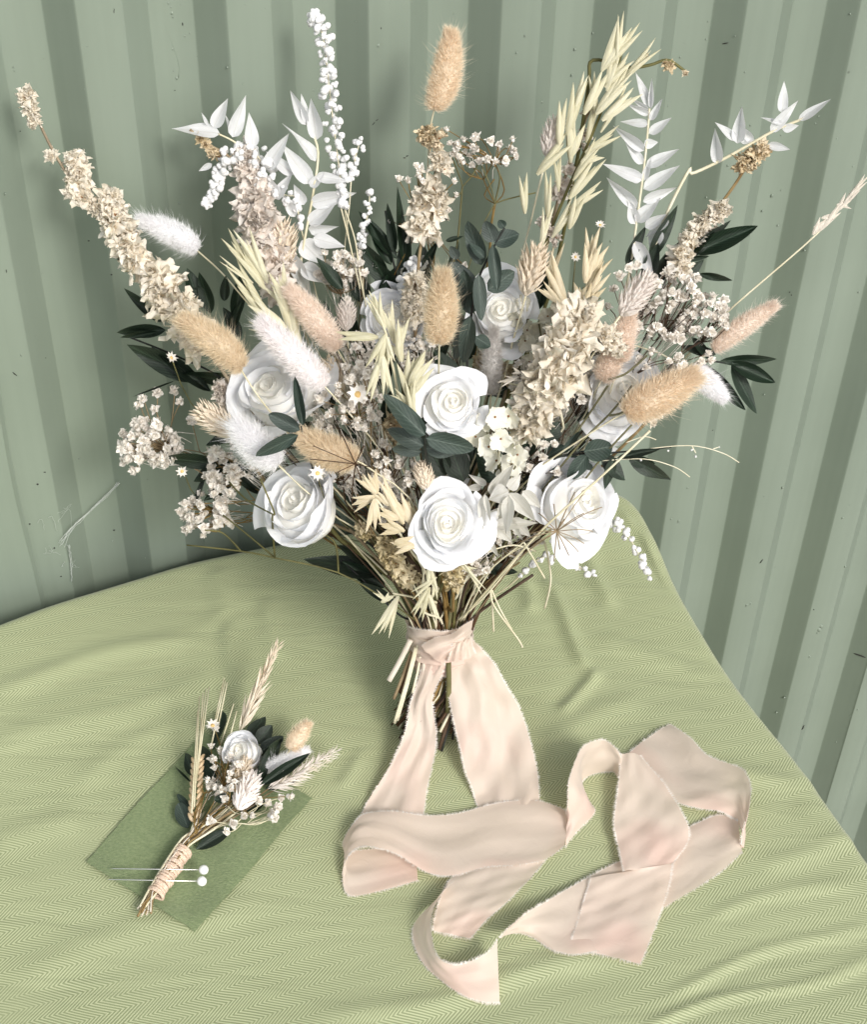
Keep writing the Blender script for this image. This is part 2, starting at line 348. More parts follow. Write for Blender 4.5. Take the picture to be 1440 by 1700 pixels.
# ------------------------------------------------------------------ table cloth
outline_px = [(0, 1030), (72, 1001), (183, 965), (305, 926), (440, 899), (560, 880), (760, 850), (930, 815), (1030, 805), (1066, 835), (1083, 872), (1100, 905), (1140, 990), (1175, 1052), (1212, 1112), (1270, 1190), (1330, 1262), (1390, 1350), (1440, 1422)]
OUT = [tz(x, y)[:2] for x, y in outline_px]
OUT = [(-1.0, .46), (-.62, .72)] + OUT + [(.40, .50), (.50, .25), (.52, .02), (.2, -.05), (-.5, -.05), (-1.0, -.02), (-1.12, .2)]
_folds = []
def fold(a, b, wd, amp, asym=0.0): _folds.append((tz(*a)[:2], tz(*b)[:2], wd, amp, asym))
fold((1090, 1700), (1450, 1590), .0034, .0030); fold((1120, 1640), (1440, 1528), .0036, .0026); fold((1190, 1520), (1400, 1462), .004, .0020)
fold((1270, 1430), (1430, 1392), .006, .0020)
fold((1075, 870), (1175, 1040), .006, .0065); fold((1040, 850), (1110, 960), .005, .004); fold((900, 960), (985, 1110), .006, .0045); fold((985, 1110), (940, 1180), .005, .0035)
fold((860, 950), (880, 1010), .006, .004); fold((380, 1040), (405, 1140), .006, .0040); fold((440, 1000), (470, 1090), .007, .003); fold((980, 900), (1010, 1000), .007, .004)
fold((0, 1140), (300, 1060), .010, .0028); fold((0, 1240), (350, 1130), .012, .002); fold((40, 1600), (400, 1500), .012, .0018); fold((0, 1400), (120, 1350), .012, .002)
fold((560, 1690), (1000, 1590), .008, .003); fold((1210, 1290), (1330, 1300), .008, .003); fold((600, 1250), (560, 1300), .006, .002); fold((1330, 1330), (1440, 1440), .010, .0015)
fold((900, 1230), (1060, 1160), .01, .002); fold((1000, 1060), (1180, 1130), .01, .0022); fold((350, 950), (380, 1020), .008, .003); fold((130, 1300), (300, 1190), .01, .0015)
_ph = rng.uniform(0, 6.28, 8); _kd = rng.uniform(0, 6.28, 8)
def Hc(x, y):
    x = np.asarray(x, float); y = np.asarray(y, float); h = np.zeros_like(x)
    for i in range(8):
        k = 12 + 6 * i; a = .42 + 1.3 + .5 * math.sin(_kd[i]); h = h + .0013 / (1 + .7 * i) * np.sin(k * (x * math.cos(a) + y * math.sin(a)) + _ph[i] + 1.3 * np.sin(5 * x + 3 * y + i))
    for a, b, wd, amp, _ in _folds:
        a = np.asarray(a); b = np.asarray(b); d = b - a; L = math.hypot(*d); d = d / L
        t = (x - a[0]) * d[0] + (y - a[1]) * d[1]; n = -(x - a[0]) * d[1] + (y - a[1]) * d[0]
        n = n + .004 * np.sin(t * 40 + L * 99)
        env = np.exp(-(np.maximum(0, np.abs(t - L / 2) - L * .38) / (.16 * L)) ** 2)
        h = h + .8 * amp * env * (np.exp(-(n / wd) ** 2) - .35 * np.exp(-((n + 1.9 * wd) / (1.5 * wd)) ** 2))
    return h
def tc_(x, y, z=0.0):    # on the cloth, z above it
    p = tz(x, y, z)
    for _ in range(3): p = tz(x, y, z + float(Hc(p[0], p[1])))
    return p
oc = np.array([-.05, .58]); _o = np.array(OUT + [OUT[0]]); _L = np.concatenate([[0], np.cumsum(np.linalg.norm(np.diff(_o, axis=0), axis=1))]); _q = np.linspace(0, _L[-1], 900, endpoint=False)
O = np.column_stack([np.interp(_q, _L, _o[:, 0]), np.interp(_q, _L, _o[:, 1])])
_k = np.hanning(15); _k /= _k.sum()
O = np.column_stack([np.convolve(np.concatenate([O[-7:, c], O[:, c], O[:7, c]]), _k, 'valid') for c in (0, 1)])
cen = oc; ang = np.unwrap(np.arctan2(O[:, 1] - cen[1], O[:, 0] - cen[0]))
NR = 190
ts = np.linspace(0, 1, NR) ** .85
r_roll = .012
nrm = []
for i in range(len(O)):
    tg = O[(i + 3) % len(O)] - O[i - 3]; n = np.array([tg[1], -tg[0]]); n /= np.linalg.norm(n)
    if n @ (O[i] - cen) < 0: n = -n
    nrm.append(n)
nrm = np.array(nrm)
inner = O - nrm * r_roll
rings = []; uvs = []
for t in ts:
    q = cen + (inner - cen) * t; z = Hc(q[:, 0], q[:, 1]); rings.append(np.column_stack([q, TZ + z])); uvs.append(q.copy())
zE = Hc(inner[:, 0], inner[:, 1])
for a in np.linspace(0, math.pi / 2, 7)[1:]:
    rings.append(np.column_stack([inner + nrm * r_roll * math.sin(a), TZ + zE - r_roll * (1 - math.cos(a))])); uvs.append(inner + nrm * r_roll * a)
arc = np.concatenate([[0], np.cumsum(np.linalg.norm(np.diff(O, axis=0), axis=1))])
for d in np.linspace(0, .88, 34)[1:]:
    wv = np.minimum(d, .3) * (.10 * np.sin(arc * 34) + .06 * np.sin(arc * 61 + 1)) * .55
    toward_wall = ((O[:, 1] > .6) & (O[:, 0] < .25)).astype(float)
    wv = wv * (1 - toward_wall)
    rings.append(np.column_stack([O + nrm * wv[:, None], TZ + zE * (1 - d) - r_roll - d])); uvs.append(inner + nrm * (r_roll * 1.57 + d))
Pc = np.array(rings); UVc = np.array(uvs)
g = G(); nr, na = Pc.shape[:2]
F = []
for i in range(nr - 1):
    for j in range(na): F.append((i * na + j, (i + 1) * na + j, (i + 1) * na + (j + 1) % na, i * na + (j + 1) % na))
g.add(Pc.reshape(-1, 3), F)
def cloth_mat():
    m = bpy.data.materials.new('herringbone_cloth'); m.use_nodes = True; n = m.node_tree; N = n.nodes; L = n.links
    p = N['Principled BSDF']; p.inputs['Roughness'].default_value = .62; p.inputs['Specular IOR Level'].default_value = .35
    p.inputs['Sheen Weight'].default_value = .25; p.inputs['Sheen Roughness'].default_value = .4
    uv = N.new('ShaderNodeUVMap'); uv.uv_map = 'UVMap'
    wn = N.new('ShaderNodeTexNoise'); wn.inputs['Scale'].default_value = 9; wn.inputs['Detail'].default_value = 2; L.new(uv.outputs[0], wn.inputs[0])
    wa = N.new('ShaderNodeVectorMath'); wa.operation = 'MULTIPLY_ADD'; wa.inputs[1].default_value = (.012, .012, 0); L.new(wn.outputs['Color'], wa.inputs[0]); L.new(uv.outputs[0], wa.inputs[2])
    mp = N.new('ShaderNodeMapping'); mp.inputs['Rotation'].default_value = (0, 0, -math.radians(23)); L.new(wa.outputs[0], mp.inputs[0])
    sx = N.new('ShaderNodeSeparateXYZ'); L.new(mp.outputs[0], sx.inputs[0])
    def mth(op, a, b=None):
        q = N.new('ShaderNodeMath'); q.operation = op
        for i, v in enumerate((a, b)):
            if v is None: continue
            if isinstance(v, (int, float)): q.inputs[i].default_value = v
            else: L.new(v, q.inputs[i])
        return q.outputs[0]
    tri = mth('PINGPONG', sx.outputs[1], .01025)
    ph = mth('MULTIPLY', mth('SUBTRACT', mth('MULTIPLY', sx.outputs[0], math.tan(math.radians(34))), tri), 2 * math.pi / .0022)
    s = mth('MULTIPLY_ADD', mth('SINE', ph), .5); N[-1].inputs[2].default_value = .5
    yarn = N.new('ShaderNodeTexNoise'); yarn.inputs['Scale'].default_value = 1400; yarn.inputs['Detail'].default_value = 2; L.new(uv.outputs[0], yarn.inputs[0])
    big = N.new('ShaderNodeTexNoise'); big.inputs['Scale'].default_value = 14; big.inputs['Detail'].default_value = 3; L.new(uv.outputs[0], big.inputs[0])
    fad = N.new('ShaderNodeMapRange'); fad.inputs[1].default_value = .3; fad.inputs[2].default_value = .62; fad.inputs[3].default_value = .45; fad.inputs[4].default_value = 1; L.new(big.outputs[0], fad.inputs[0])
    s2 = mth('ADD', mth('MULTIPLY', mth('SUBTRACT', s, .5), fad.outputs[0]), .5)
    s3 = mth('ADD', s2, mth('MULTIPLY', mth('SUBTRACT', yarn.outputs[0], .5), .5))
    cr = N.new('ShaderNodeValToRGB'); e = cr.color_ramp.elements; e[0].position = .12; e[1].position = .85
    e[0].color = (.225, .258, .132, 1); e[1].color = (.462, .490, .300, 1); L.new(s3, cr.inputs[0])
    L.new(cr.outputs[0], p.inputs['Base Color'])
    wm = N.new('ShaderNodeMapping'); wm.inputs['Rotation'].default_value = (0, 0, -.5); wm.inputs['Scale'].default_value = (7, 34, 1); L.new(uv.outputs[0], wm.inputs[0])
    wr = N.new('ShaderNodeTexNoise'); wr.inputs['Scale'].default_value = 1; wr.inputs['Detail'].default_value = 5; wr.inputs['Distortion'].default_value = .8; L.new(wm.outputs[0], wr.inputs[0])
    b0 = N.new('ShaderNodeBump'); b0.inputs['Strength'].default_value = .5; b0.inputs['Distance'].default_value = .004; L.new(wr.outputs[0], b0.inputs['Height'])
    b = N.new('ShaderNodeBump'); b.inputs['Strength'].default_value = .35; b.inputs['Distance'].default_value = .0004; L.new(s3, b.inputs['Height']); L.new(b0.outputs[0], b.inputs['Normal']); L.new(b.outputs[0], p.inputs['Normal'])
    return m
M['cloth'] = cloth_mat()
me = g.mesh('tablecloth', M['cloth'])
uvl = me.uv_layers.new(name='UVMap'); vi = np.empty(len(me.loops), int); me.loops.foreach_get('vertex_index', vi)
uvl.data.foreach_set('uv', UVc.reshape(-1, 2)[vi].ravel())
link('tablecloth', me, None, Matrix.Identity(4), label='light green herringbone tablecloth spread over the table in front of the wall', cat='tablecloth')
# ------------------------------------------------------------------ unit meshes
def leaf_mesh(name, m, shape, bend, cup, twist, seed, serr=0.0):
    r = np.random.default_rng(seed); nl, nw = 12, 5; P = np.zeros((nl, nw, 3))
    for i in range(nl):
        t = i / (nl - 1)
        if shape == 'point': wd = (math.sin(math.pi * min(1, t * 1.0) ** .62) ** .9) * (1 - .15 * t)
        elif shape == 'lance': wd = math.sin(math.pi * t ** .8) ** .8
        else: wd = math.sin(math.pi * t ** .85) ** .55
        wd = max(wd, .02) * .5
        for j in range(nw):
            u = -1 + 2 * j / (nw - 1)
            x = u * wd * (1 + serr * (r.uniform(-1, 1) if abs(u) > .9 else 0))
            z = bend * (t * t) + cup * (abs(u) ** 1.5) * wd + .015 * math.sin(9 * t + 3 * u + seed)
            a = twist * t; P[i, j] = (x * math.cos(a) - z * 0, t - .12 * abs(bend) * t * t, z + x * math.sin(a))
    g = G(); g.grid(P); return g.mesh(name, m)
LEAF = {}
def leaves_of(key, m, shape, bends, cups, serr=0):
    LEAF[key] = [leaf_mesh('leaf', m, shape, b, c, tw, i, serr) for i, (b, c, tw) in enumerate(zip(bends, cups, (.5, -.4, .2, -.7, .6)))]
leaves_of('w', M['wleaf'], 'point', (.12, -.1, .2, -.18, .05), (.35, .25, .5, .3, .4))
leaves_of('wb', M['wleafb'], 'point', (.12, -.1, .2, -.18, .05), (.35, .25, .5, .3, .4))
leaves_of('g', M['green'], 'lance', (.1, -.12, .16, -.06, .05), (.3, .2, .4, .3, .2))
leaves_of('e', M['euc'], 'oval', (.12, -.1, .08, -.14, .04), (.25, .2, .35, .3, .2))
def petal(r, L=1.0, W=.5, nl=5, nw=4, crump=.1, curl=.3, notch=.1):
    P = np.zeros((nl, nw, 3)); f = r.uniform(2, 5); q = r.uniform(0, 6)
    for i in range(nl):
        t = i / (nl - 1); wd = W * .5 * (.25 + .95 * math.sin(math.pi * min(1, .08 + .72 * t)) ** .8) * (1 - .25 * t ** 6)
        for j in range(nw):
            u = -1 + 2 * j / (nw - 1)
            P[i, j] = (u * wd, L * t * (1 - notch * u * u * t), curl * t * t * L + .22 * u * u * wd + crump * t * math.sin(f * u * 1.6 + q + 2 * t) * .6)
    P += r.normal(0, crump * .28, P.shape) * np.linspace(.2, 1, nl)[:, None, None]
    return P
def blossom_mesh(seed, m, n=17, crump=.15):
    r = np.random.default_rng(seed); g = G()
    for k in range(n):
        layer = k / n; el = math.radians(12 + 62 * layer + r.uniform(-8, 8)); az = k * 2.4 + r.uniform(-.3, .3)
        L = (1.0 - .45 * layer) * r.uniform(.8, 1.12)
        P = petal(r, L, r.uniform(.42, .72), 6, 5, crump, r.uniform(-.45, .35), .4)
        d = np.array([math.cos(az) * math.cos(el), math.sin(az) * math.cos(el), math.sin(el)])
        x, y, z = frame(d, [0, 0, 1]); X = np.array([x, y, z])
        g.grid((P.reshape(-1, 3) @ X).reshape(P.shape))
    g.ball((0, 0, .05), .16, mi=1, nu=6, nv=4, jit=.3, g=r)
    return g.mesh('blossom', [m, M['heart']])
BLO = {k: [blossom_mesh(10 * i + 3, M[k]) for i in range(5)] for k in ('cream', 'pinkcream', 'tan', 'ochre', 'ivory')}
def hyd_mesh(seed, m):
    r = np.random.default_rng(seed); g = G()
    for k in range(5):
        P = petal(r, 1, .80, 6, 6, .13, r.uniform(-.1, .4), .15); az = k * 1.2566 + r.uniform(-.15, .15); el = math.radians(r.uniform(5, 30))
        P[-1, ::2, 1] *= .93
        d = np.array([math.cos(az) * math.cos(el), math.sin(az) * math.cos(el), math.sin(el)]); x, y, z = frame(d, [0, 0, 1])
        g.grid((P.reshape(-1, 3) @ np.array([x, y, z])).reshape(P.shape))
    g.ball((0, 0, .06), .09, mi=1, nu=6, nv=4, g=r); return g.mesh('floret', [m, M['heart']])
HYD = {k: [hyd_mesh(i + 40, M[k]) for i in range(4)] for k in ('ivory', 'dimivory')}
def floret_g(seed):
    r = np.random.default_rng(seed); g = G()
    for k in range(11):
        el = math.radians(10 + 75 * k / 11 + r.uniform(-12, 12)); az = k * 2.4 + r.uniform(-.4, .4)
        P = petal(r, r.uniform(.75, 1.1), r.uniform(.55, .9), 3, 3, .22, .0, .2)
        d = np.array([math.cos(az) * math.cos(el), math.sin(az) * math.cos(el), math.sin(el)]); x, y, z = frame(d, [0, 0, 1])
        g.grid((P.reshape(-1, 3) @ np.array([x, y, z])).reshape(P.shape))
    g.ball((0, 0, -.15), .45, mi=0, nu=6, nv=4, jit=.15, g=r); return g
FLO = [floret_g(i).mesh('floret', [M['floret'], M['stem']]) for i in range(7)]
def seed_mesh(i):
    r = np.random.default_rng(i); g = G()
    for k in range(4): g.ball(r.uniform(-.45, .45, 3), r.uniform(.5, .75), nu=7, nv=5, squash=(1, 1, .9), jit=.12, g=r)
    return g.mesh('bud', M['seedwhite'])
SEED = [seed_mesh(i) for i in range(4)]
def daisy_mesh(i, heart):
    r = np.random.default_rng(i); g = G()
    for k in range(9):
        P = petal(r, r.uniform(.85, 1.05), .34, 5, 3, .05, r.uniform(.0, .3), .3); az = k * 2 * math.pi / 9 + r.uniform(-.12, .12)
        x, y, z = frame([math.cos(az), math.sin(az), .15], [0, 0, 1]); g.grid((P.reshape(-1, 3) @ np.array([x, y, z])).reshape(P.shape))
    g.ball((0, 0, .05), .25, mi=1, nu=8, nv=5, jit=.15, g=r, squash=(1, 1, .6)); return g.mesh('star_flower', [M['floret'], heart])
M['yheart'] = mat('yellow_heart', (.72, .52, .22), (.6, .38, .14), 3, .8)
DAI = [daisy_mesh(i, M['yheart']) for i in range(3)]
def oat_mesh(i, m, spread=.16):
    r = np.random.default_rng(i + 90); g = G()
    for k, (a, L, W) in enumerate(((spread, 1, .19), (-spread * .8, .93, .17), (.03, .78, .13), (spread * .4, .6, .12))):
        nl, nw = 9, 5; P = np.zeros((nl, nw, 3))
        for ii in range(nl):
            t = ii / (nl - 1); wd = W * .5 * math.sin(math.pi * min(1, (t * .97 + .03)) ** .7) ** .8 * (1 - .2 * t) + .003
            for j in range(nw):
                u = -1 + 2 * j / (nw - 1); P[ii, j] = (u * wd + a * t * (.5 + .5 * t), L * t, (.10 if k % 2 else -.02) * t * (1 - t) * 2 + (wd * .9 * (1 - u * u)) * (1 if k < 3 else .5) + r.uniform(-.004, .004))
        g.grid(P)
        if k < 2:
            Q = P.copy(); Q[:, :, 2] = P[:, :, 2].min(axis=1, keepdims=True) * 2 - P[:, :, 2]; g.grid(Q)
    return g.mesh('spikelet', m)
OAT = {k: [oat_mesh(i, M[k], .10 + .04 * i) for i in range(4)] for k in ('oat', 'oatcream', 'oatwhite')}
# ------------------------------------------------------------------ the bouquet
bq_o = BB.copy(); bq_o[2] = TZ
bouquet = link('bouquet', None, None, Matrix.Translation(Vector(bq_o)), label='large dried bouquet of white roses and cream flowers tied with peach ribbon', cat='bouquet')
KC = at(733, 1062, 0.0)
AX = unit(KC - BB)
def bind_path(rad_max=.021):
    a = rng.uniform(0, 2 * math.pi); r = rad_max * math.sqrt(rng.uniform(.1, 1))
    e1 = np.array([1.0, 0, 0]); e2 = PN
    k = KC + e1 * r * math.cos(a) + e2 * (r * math.sin(a))
    kb = KC - AX * .035 + e1 * r * math.cos(a + .5) * .95 + e2 * r * math.sin(a + .5) * .95
    ll = rng.uniform(.055, .082)
    ft = KC - AX * ll + e1 * (r * 1.6 * math.cos(a + 1.0) - .006) + e2 * r * 1.2 * math.sin(a + 1.0)
    if ft[2] < TZ + .003: ft = kb + (ft - kb) * (kb[2] - TZ - .003) / (kb[2] - ft[2])
    return k, kb, ft
def toward(P0, rad_max=.019):
    k, kb, ft = bind_path(rad_max)
    # spiral: lean to the same side it comes from
    side = np.clip((P0[0] - KC[0]) * .12, -.014, .014); k = k.copy(); k[0] = .5 * k[0] + .5 * (KC[0] + side)
    return k, kb, ft
def stem_path(P0, d0=None, n=16, wob=.002):
    k, kb, ft = toward(P0); L = np.linalg.norm(P0 - k)
    d0 = unit(unit(k - P0) - PN * .9) if d0 is None else unit(unit(d0) - PN * .35)
    mid1 = P0 + d0 * L * .33; mid2 = k + unit(P0 - k + AX * L * .9) * L * .33
    P = catmull([P0, mid1 * .6 + (P0 * .67 + k * .33) * .4, mid2, k, kb, ft], n + 6)
    P[1:n] += rng.normal(0, wob * .15, P[1:n].shape)
    return P
def stem_to(parent, P0, d0=None, r=.0008, m='stem', name='stem'):
    g = G(); g.tube(stem_path(P0, d0), r, 5); return build(name, g, M[m], parent)
def sprig(name, P, r, m, label=None, down=True, parent=None, r1=None):
    """part whose own mesh is the stem: P world polyline from tip to base, then on to the binding"""
    P = catmull(P, max(8, 4 * len(P))); g = G()
    if down:
        S = stem_path(P[-1], P[-1] - P[-2])[1:]; P = np.concatenate([P, S])
    g.tube(P, np.linspace(r * .6 if r1 is None else r1, r, len(P)), 5)
    return build(name, g, M[m], parent or bouquet, label=label), P
def toc(p): return unit(CAM - p)
# roses
def petal_rose(R, i, N, sd, openness=1.0):
    r = np.random.default_rng(sd * 100 + i); rs = np.random.default_rng(sd); ex0 = rs.uniform(.68, .92); q1, q2 = rs.uniform(0, 6, 2); cx, cy = rs.uniform(-.14, .14, 2) * R; el = rs.uniform(.04, .10)
    t = i / (N - 1); Rt = R * (.04 + .92 * t ** ex0)
    Zt = R * (.50 + .04 * math.sin(math.pi * min(1, t * 1.3)) - .38 * t ** 2.6 * openness); zb = -R * (1.05 if t > .5 else .45)
    hw = 1.75 - .72 * t + r.uniform(-.15, .15); ph = i * 2.399 + r.uniform(-.45, .45); nu, nv = 19, 13; P = np.zeros((nu, nv, 3)); out = t > .58
    lipk = r.uniform(.5, 1.4) * (1.3 if out else 1); pt = r.uniform(.10, .26) if out else r.uniform(0, .05); w1, w2, w3 = r.uniform(0, 6, 3); ex = r.uniform(.93, 1.16) if t > .7 else r.uniform(.95, 1.04); tilt = r.uniform(-.05, .05) * R; uc = r.uniform(-.25, .25)
    if t > .6: hw += .14
    for a in range(nu):
        u = -1 + 2 * a / (nu - 1)
        for b in range(nv):
            v = b / (nv - 1); prof = .20 + .80 * math.sin(min(1, v * 1.2) * math.pi / 2)
            rad = Rt * prof * ex * (1 - .20 * (1 - t) ** 2 * v * v)
            rad *= 1 + .11 * u
            q = max(0, (v - .64) / .36); du_ = u - uc
            lp = q ** 1.8 * R * (.03 + .20 * t ** 1.5 * openness) * lipk * (1 - .35 * u * u if not out else .35 + 1.2 * min(1, abs(du_) * 1.5) - .5 * u * u)
            top = 1 - .12 * abs(du_) ** 2.2 + pt * math.exp(-abs(du_ / .20) ** 1.4)
            z = zb + (Zt - zb) * v * top - q ** 2.6 * R * (.02 + .17 * t ** 1.6 * openness) * lipk
            rad += lp + R * (.010 + .034 * t) * math.sin(3.3 * u + w1) * v + R * .016 * t * math.sin(10 * u + w2 + 5 * v) * v * v + R * .006 * math.sin(19 * u + w1 + 7 * v) * q
            rad -= R * .02 * t * math.exp(-(du_ / .12) ** 2) * v
            z += R * .026 * math.sin(5 * u + w1) * v + tilt
            ww = hw * (1 - .35 * (1 - v) ** 2); aa = ph + u * ww; rad *= 1 + el * math.sin(2 * aa + q1) + .03 * math.sin(3 * aa + q2)
            P[a, b] = (rad * math.cos(aa) + cx * (1 - t), rad * math.sin(aa) + cy * (1 - t), z)
    return P
def rose(cx, cy, rpx, off, tilt=(0, 0), label=None, sd=1, N=17, openness=1.0, spin=0, parent=None, C0=None):
    C = at(cx, cy, off) if C0 is None else C0; R = rpx * mpx(C) * .84
    z = unit(toc(C) + CR * tilt[0] + CU * tilt[1]); x, y, _ = frame(CU, z); x = rot(x, z, spin); y = rot(y, z, spin)
    C = C - z * R * .1
    g = G(); cone = [C - z * R * k for k in (.80, .92, 1.02, 1.12)]; g.tube(cone, [R * .25, R * .36, R * .22, R * .06], 10)
    par = build('rose', g, M['stemgreen'], parent or bouquet, label=label)
    g = G(); rr_ = [.02, .25, .5, .68, .78, .80, .6, .3]; zz_ = [.30, .30, .24, .10, -.12, -.45, -.75, -.85]
    g.grid(np.array([[(R * a_ * (1 + .04 * math.sin(5 * q_)) * math.cos(q_), R * a_ * math.sin(q_), R * b_) for a_, b_ in zip(rr_, zz_)] for q_ in np.linspace(0, 2 * math.pi, 24, endpoint=False)]), wrap=True)
    place('bright_gap_core', g.mesh('bright_gap_core', M['rose_in']), par, C, (x, y, z), 1.0)  # pale core added inside the petals to brighten the gaps between them
    for i in range(N):
        g = G(); g.grid(petal_rose(R, i, N, sd, openness)); me = g.mesh('petal', M['rose_in'] if i < N * .34 else M['rose'])
        place('petal', me, par, C, (x, y, z), 1.0)
    if C0 is None: stem_to(par, C - z * R * .95, -z + np.array([0, 0, -.6]), .0016, 'stemgreen')
    return par
rose(748, 670, 63, .085, (.06, .42), 'open white rose at the middle of the bouquet, its point facing up', 1, spin=.4)
rose(745, 865, 66, .092, (-.02, .14), 'fully open white rose at the lower middle with a cream spiral heart', 2, N=21, spin=1.5)
rose(492, 842, 80, .065, (-.85, .40), 'white rose at the lower left turned away to the left', 3, openness=.6, spin=2)
rose(458, 642, 88, .045, (-.6, .75), 'half hidden white rose on the left behind two bunny tails', 4, openness=.7, spin=.8)
rose(962, 836, 80, .055, (.55, .15), 'white rose at the lower right above the hanging seed sprig', 15, openness=1.0, spin=3)
rose(655, 530, 64, .02, (-.1, .5), 'white rose deep in the middle behind pale oats', 6, openness=.7)
rose(835, 515, 66, .022, (.1, .5), 'white rose deep behind the eucalyptus leaves', 7, openness=.7)
rose(1030, 652, 80, .03, (.2, .4), 'white rose on the right behind the large tan bunny tail', 8, openness=.8)
rose(1005, 715, 40, .0, (.1, -.1), 'small white rose bud in shade at the right', 9, openness=.3, N=16)
rose(745, 775, 38, .02, (.1, .0), 'small white rose in the shade between the two middle roses', 10, openness=.3, N=16)
# bunny tails
def fur_head(parent, P0, P1, hw, m, n=6500, wild=1.0, hl=1.0):
    """P0 tip, P1 base, hw half width in m"""
    A = P1 - P0; L = np.linalg.norm(A); d = A / L; x, y, z = frame(d, [0.1, -1, .3])
    bend = x * rng.uniform(-.06, .06) * L + z * rng.uniform(-.04, .04) * L
    def prof(t): return hw * (np.sin(np.pi * np.clip(t * .96 + .03, 0, 1) ** 1.12) ** .50) * (.74 + .28 * t)
    tt = np.linspace(.02, .985, 16); C = np.array([P0 + A * t + bend * 4 * t * (1 - t) for t in tt])
    g = G(); g.tube(C, np.maximum(prof(tt) * .78, .0004), 14)
    N = n; t = rng.uniform(.02, 1, N); a = rng.uniform(0, 2 * math.pi, N)
    t = np.where(rng.uniform(0, 1, N) < .12, rng.uniform(0, .12, N), t)
    rad = prof(t) * .74
    on = np.cos(a)[:, None] * x + np.sin(a)[:, None] * z
    base = P0 + A * t[:, None] + bend * (4 * t * (1 - t))[:, None] + on * rad[:, None]
    wl = (rng.uniform(0, 1, N) < .05 * wild)
    ln = hw * rng.uniform(.22, .62, N) * hl * np.where(wl, rng.uniform(1.7, 2.6, N), 1.0)
    fw = (.15 + .75 * (1 - t) ** 1.5 + .35 * (t < .12))[:, None]
    dr = on * (1.0 - .25 * (1 - t))[:, None] - d * fw + rng.normal(0, .30, (N, 3)); dr /= np.linalg.norm(dr, axis=1)[:, None]
    dr2 = dr - d * .35 + rng.normal(0, .1, (N, 3)); dr2 /= np.linalg.norm(dr2, axis=1)[:, None]
    sd_ = np.cross(dr, rng.normal(0, 1, (N, 3))); sd_ /= np.linalg.norm(sd_, axis=1)[:, None]
    wdt = (hw * .010 + .00006) * np.where(wl, .55, 1.0)
    m1 = base + dr * (ln * .5)[:, None]; tp = m1 + dr2 * (ln * .5)[:, None]
    V = np.stack([base - sd_ * wdt[:, None], base + sd_ * wdt[:, None], m1 + sd_ * wdt[:, None] * .7, m1 - sd_ * wdt[:, None] * .7, tp], 1).reshape(-1, 3)
    i = np.arange(N) * 5
    F = [(q, q + 1, q + 2, q + 3) for q in i] + [(q + 3, q + 2, q + 4) for q in i]
    g.add(V, F)
    return build('seed_head', g, M[m], parent)
def bunny(tip, base, wpx, off, m, label, stem=True, stempts=None, offb=None, n=6500, wild=1.0, sm='stempale', parent=None, P=None, hl=1.0):
    P0, P1 = (at(*tip, off), at(*base, off if offb is None else offb)) if P is None else P
    d = unit(P1 - P0); hw = wpx * .95 * mpx(P0)
    g = G()
    if P is not None: path = np.array([P1 - d * .004, *stempts])
    elif stempts: path = np.array([P1 - d * .005] + [at(*q) for q in stempts]); path = np.concatenate([catmull(path, 12), stem_path(path[-1], path[-1] - path[-2])[1:]])
    else: path = stem_path(P1 - d * .005, d)
    g.tube(path, .0006, 5); par = build('bunny_tail', g, M[sm], parent or bouquet, label=label)
    fur_head(par, P0, P1, hw, m, n, wild, hl); return par
bunny((748, 52), (722, 183), 30, -.0, 'furpeach', 'peach bunny tail standing alone at the very top of the bouquet', stempts=[(716, 205, -.005), (712, 250, -.01)])
bunny((228, 366), (330, 414), 24, -.0, 'furwhite', 'white fluffy bunny tail on the upper left against the wall', stempts=[(365, 450, .0), (400, 490, .01)], wild=2.2)
bunny((298, 530), (404, 612), 31, .075, 'furtan', 'tan bunny tail on the left in front of the white rose', stempts=[(430, 660, .08), (475, 715, .075)], wild=2)
bunny((478, 478), (562, 580), 27, .06, 'furpink', 'pinkish tan bunny tail left of centre beside the oats', wild=.8, stempts=[(590, 630, .055)])
bunny((432, 532), (540, 642), 30, .085, 'furblush', 'long white blush bunny tail lying over the left rose', wild=1.8)
bunny((735, 452), (729, 570), 32, .095, 'furtan', 'sandy bunny tail upright above the middle rose', wild=1.2, stempts=[(729, 600, .08)])
bunny((820, 545), (816, 655), 19, .04, 'furgrey', 'dim greyish bunny tail right of the middle rose', wild=3)
bunny((390, 702), (462, 772), 29, .085, 'furwhite', 'short white bunny tail at left under the rose', wild=3, hl=1.3)
bunny((498, 722), (592, 765), 33, .085, 'furtan', 'tan bunny tail behind the star flower at lower left', wild=.8)
bunny((1290, 506), (1184, 580), 21, .02, 'furpink', 'slim pinkish bunny tail pointing out to the far right', wild=1.6)
bunny((1158, 622), (1037, 686), 37, .075, 'furpeach', 'largest peach bunny tail lying over the right rose', wild=1.2)
bunny((1203, 662), (1148, 610), 22, .03, 'furwhite', 'white bunny tail peeping out behind the largest peach one', wild=1.5)
bunny((1048, 520), (1030, 600), 25, .045, 'furpink', 'brownish pink bunny tail under the pale canary grass head', wild=1)
bunny((1025, 575), (1000, 632), 24, .04, 'furpink', 'dusky bunny tail half hidden beneath the cream larkspur', wild=1)
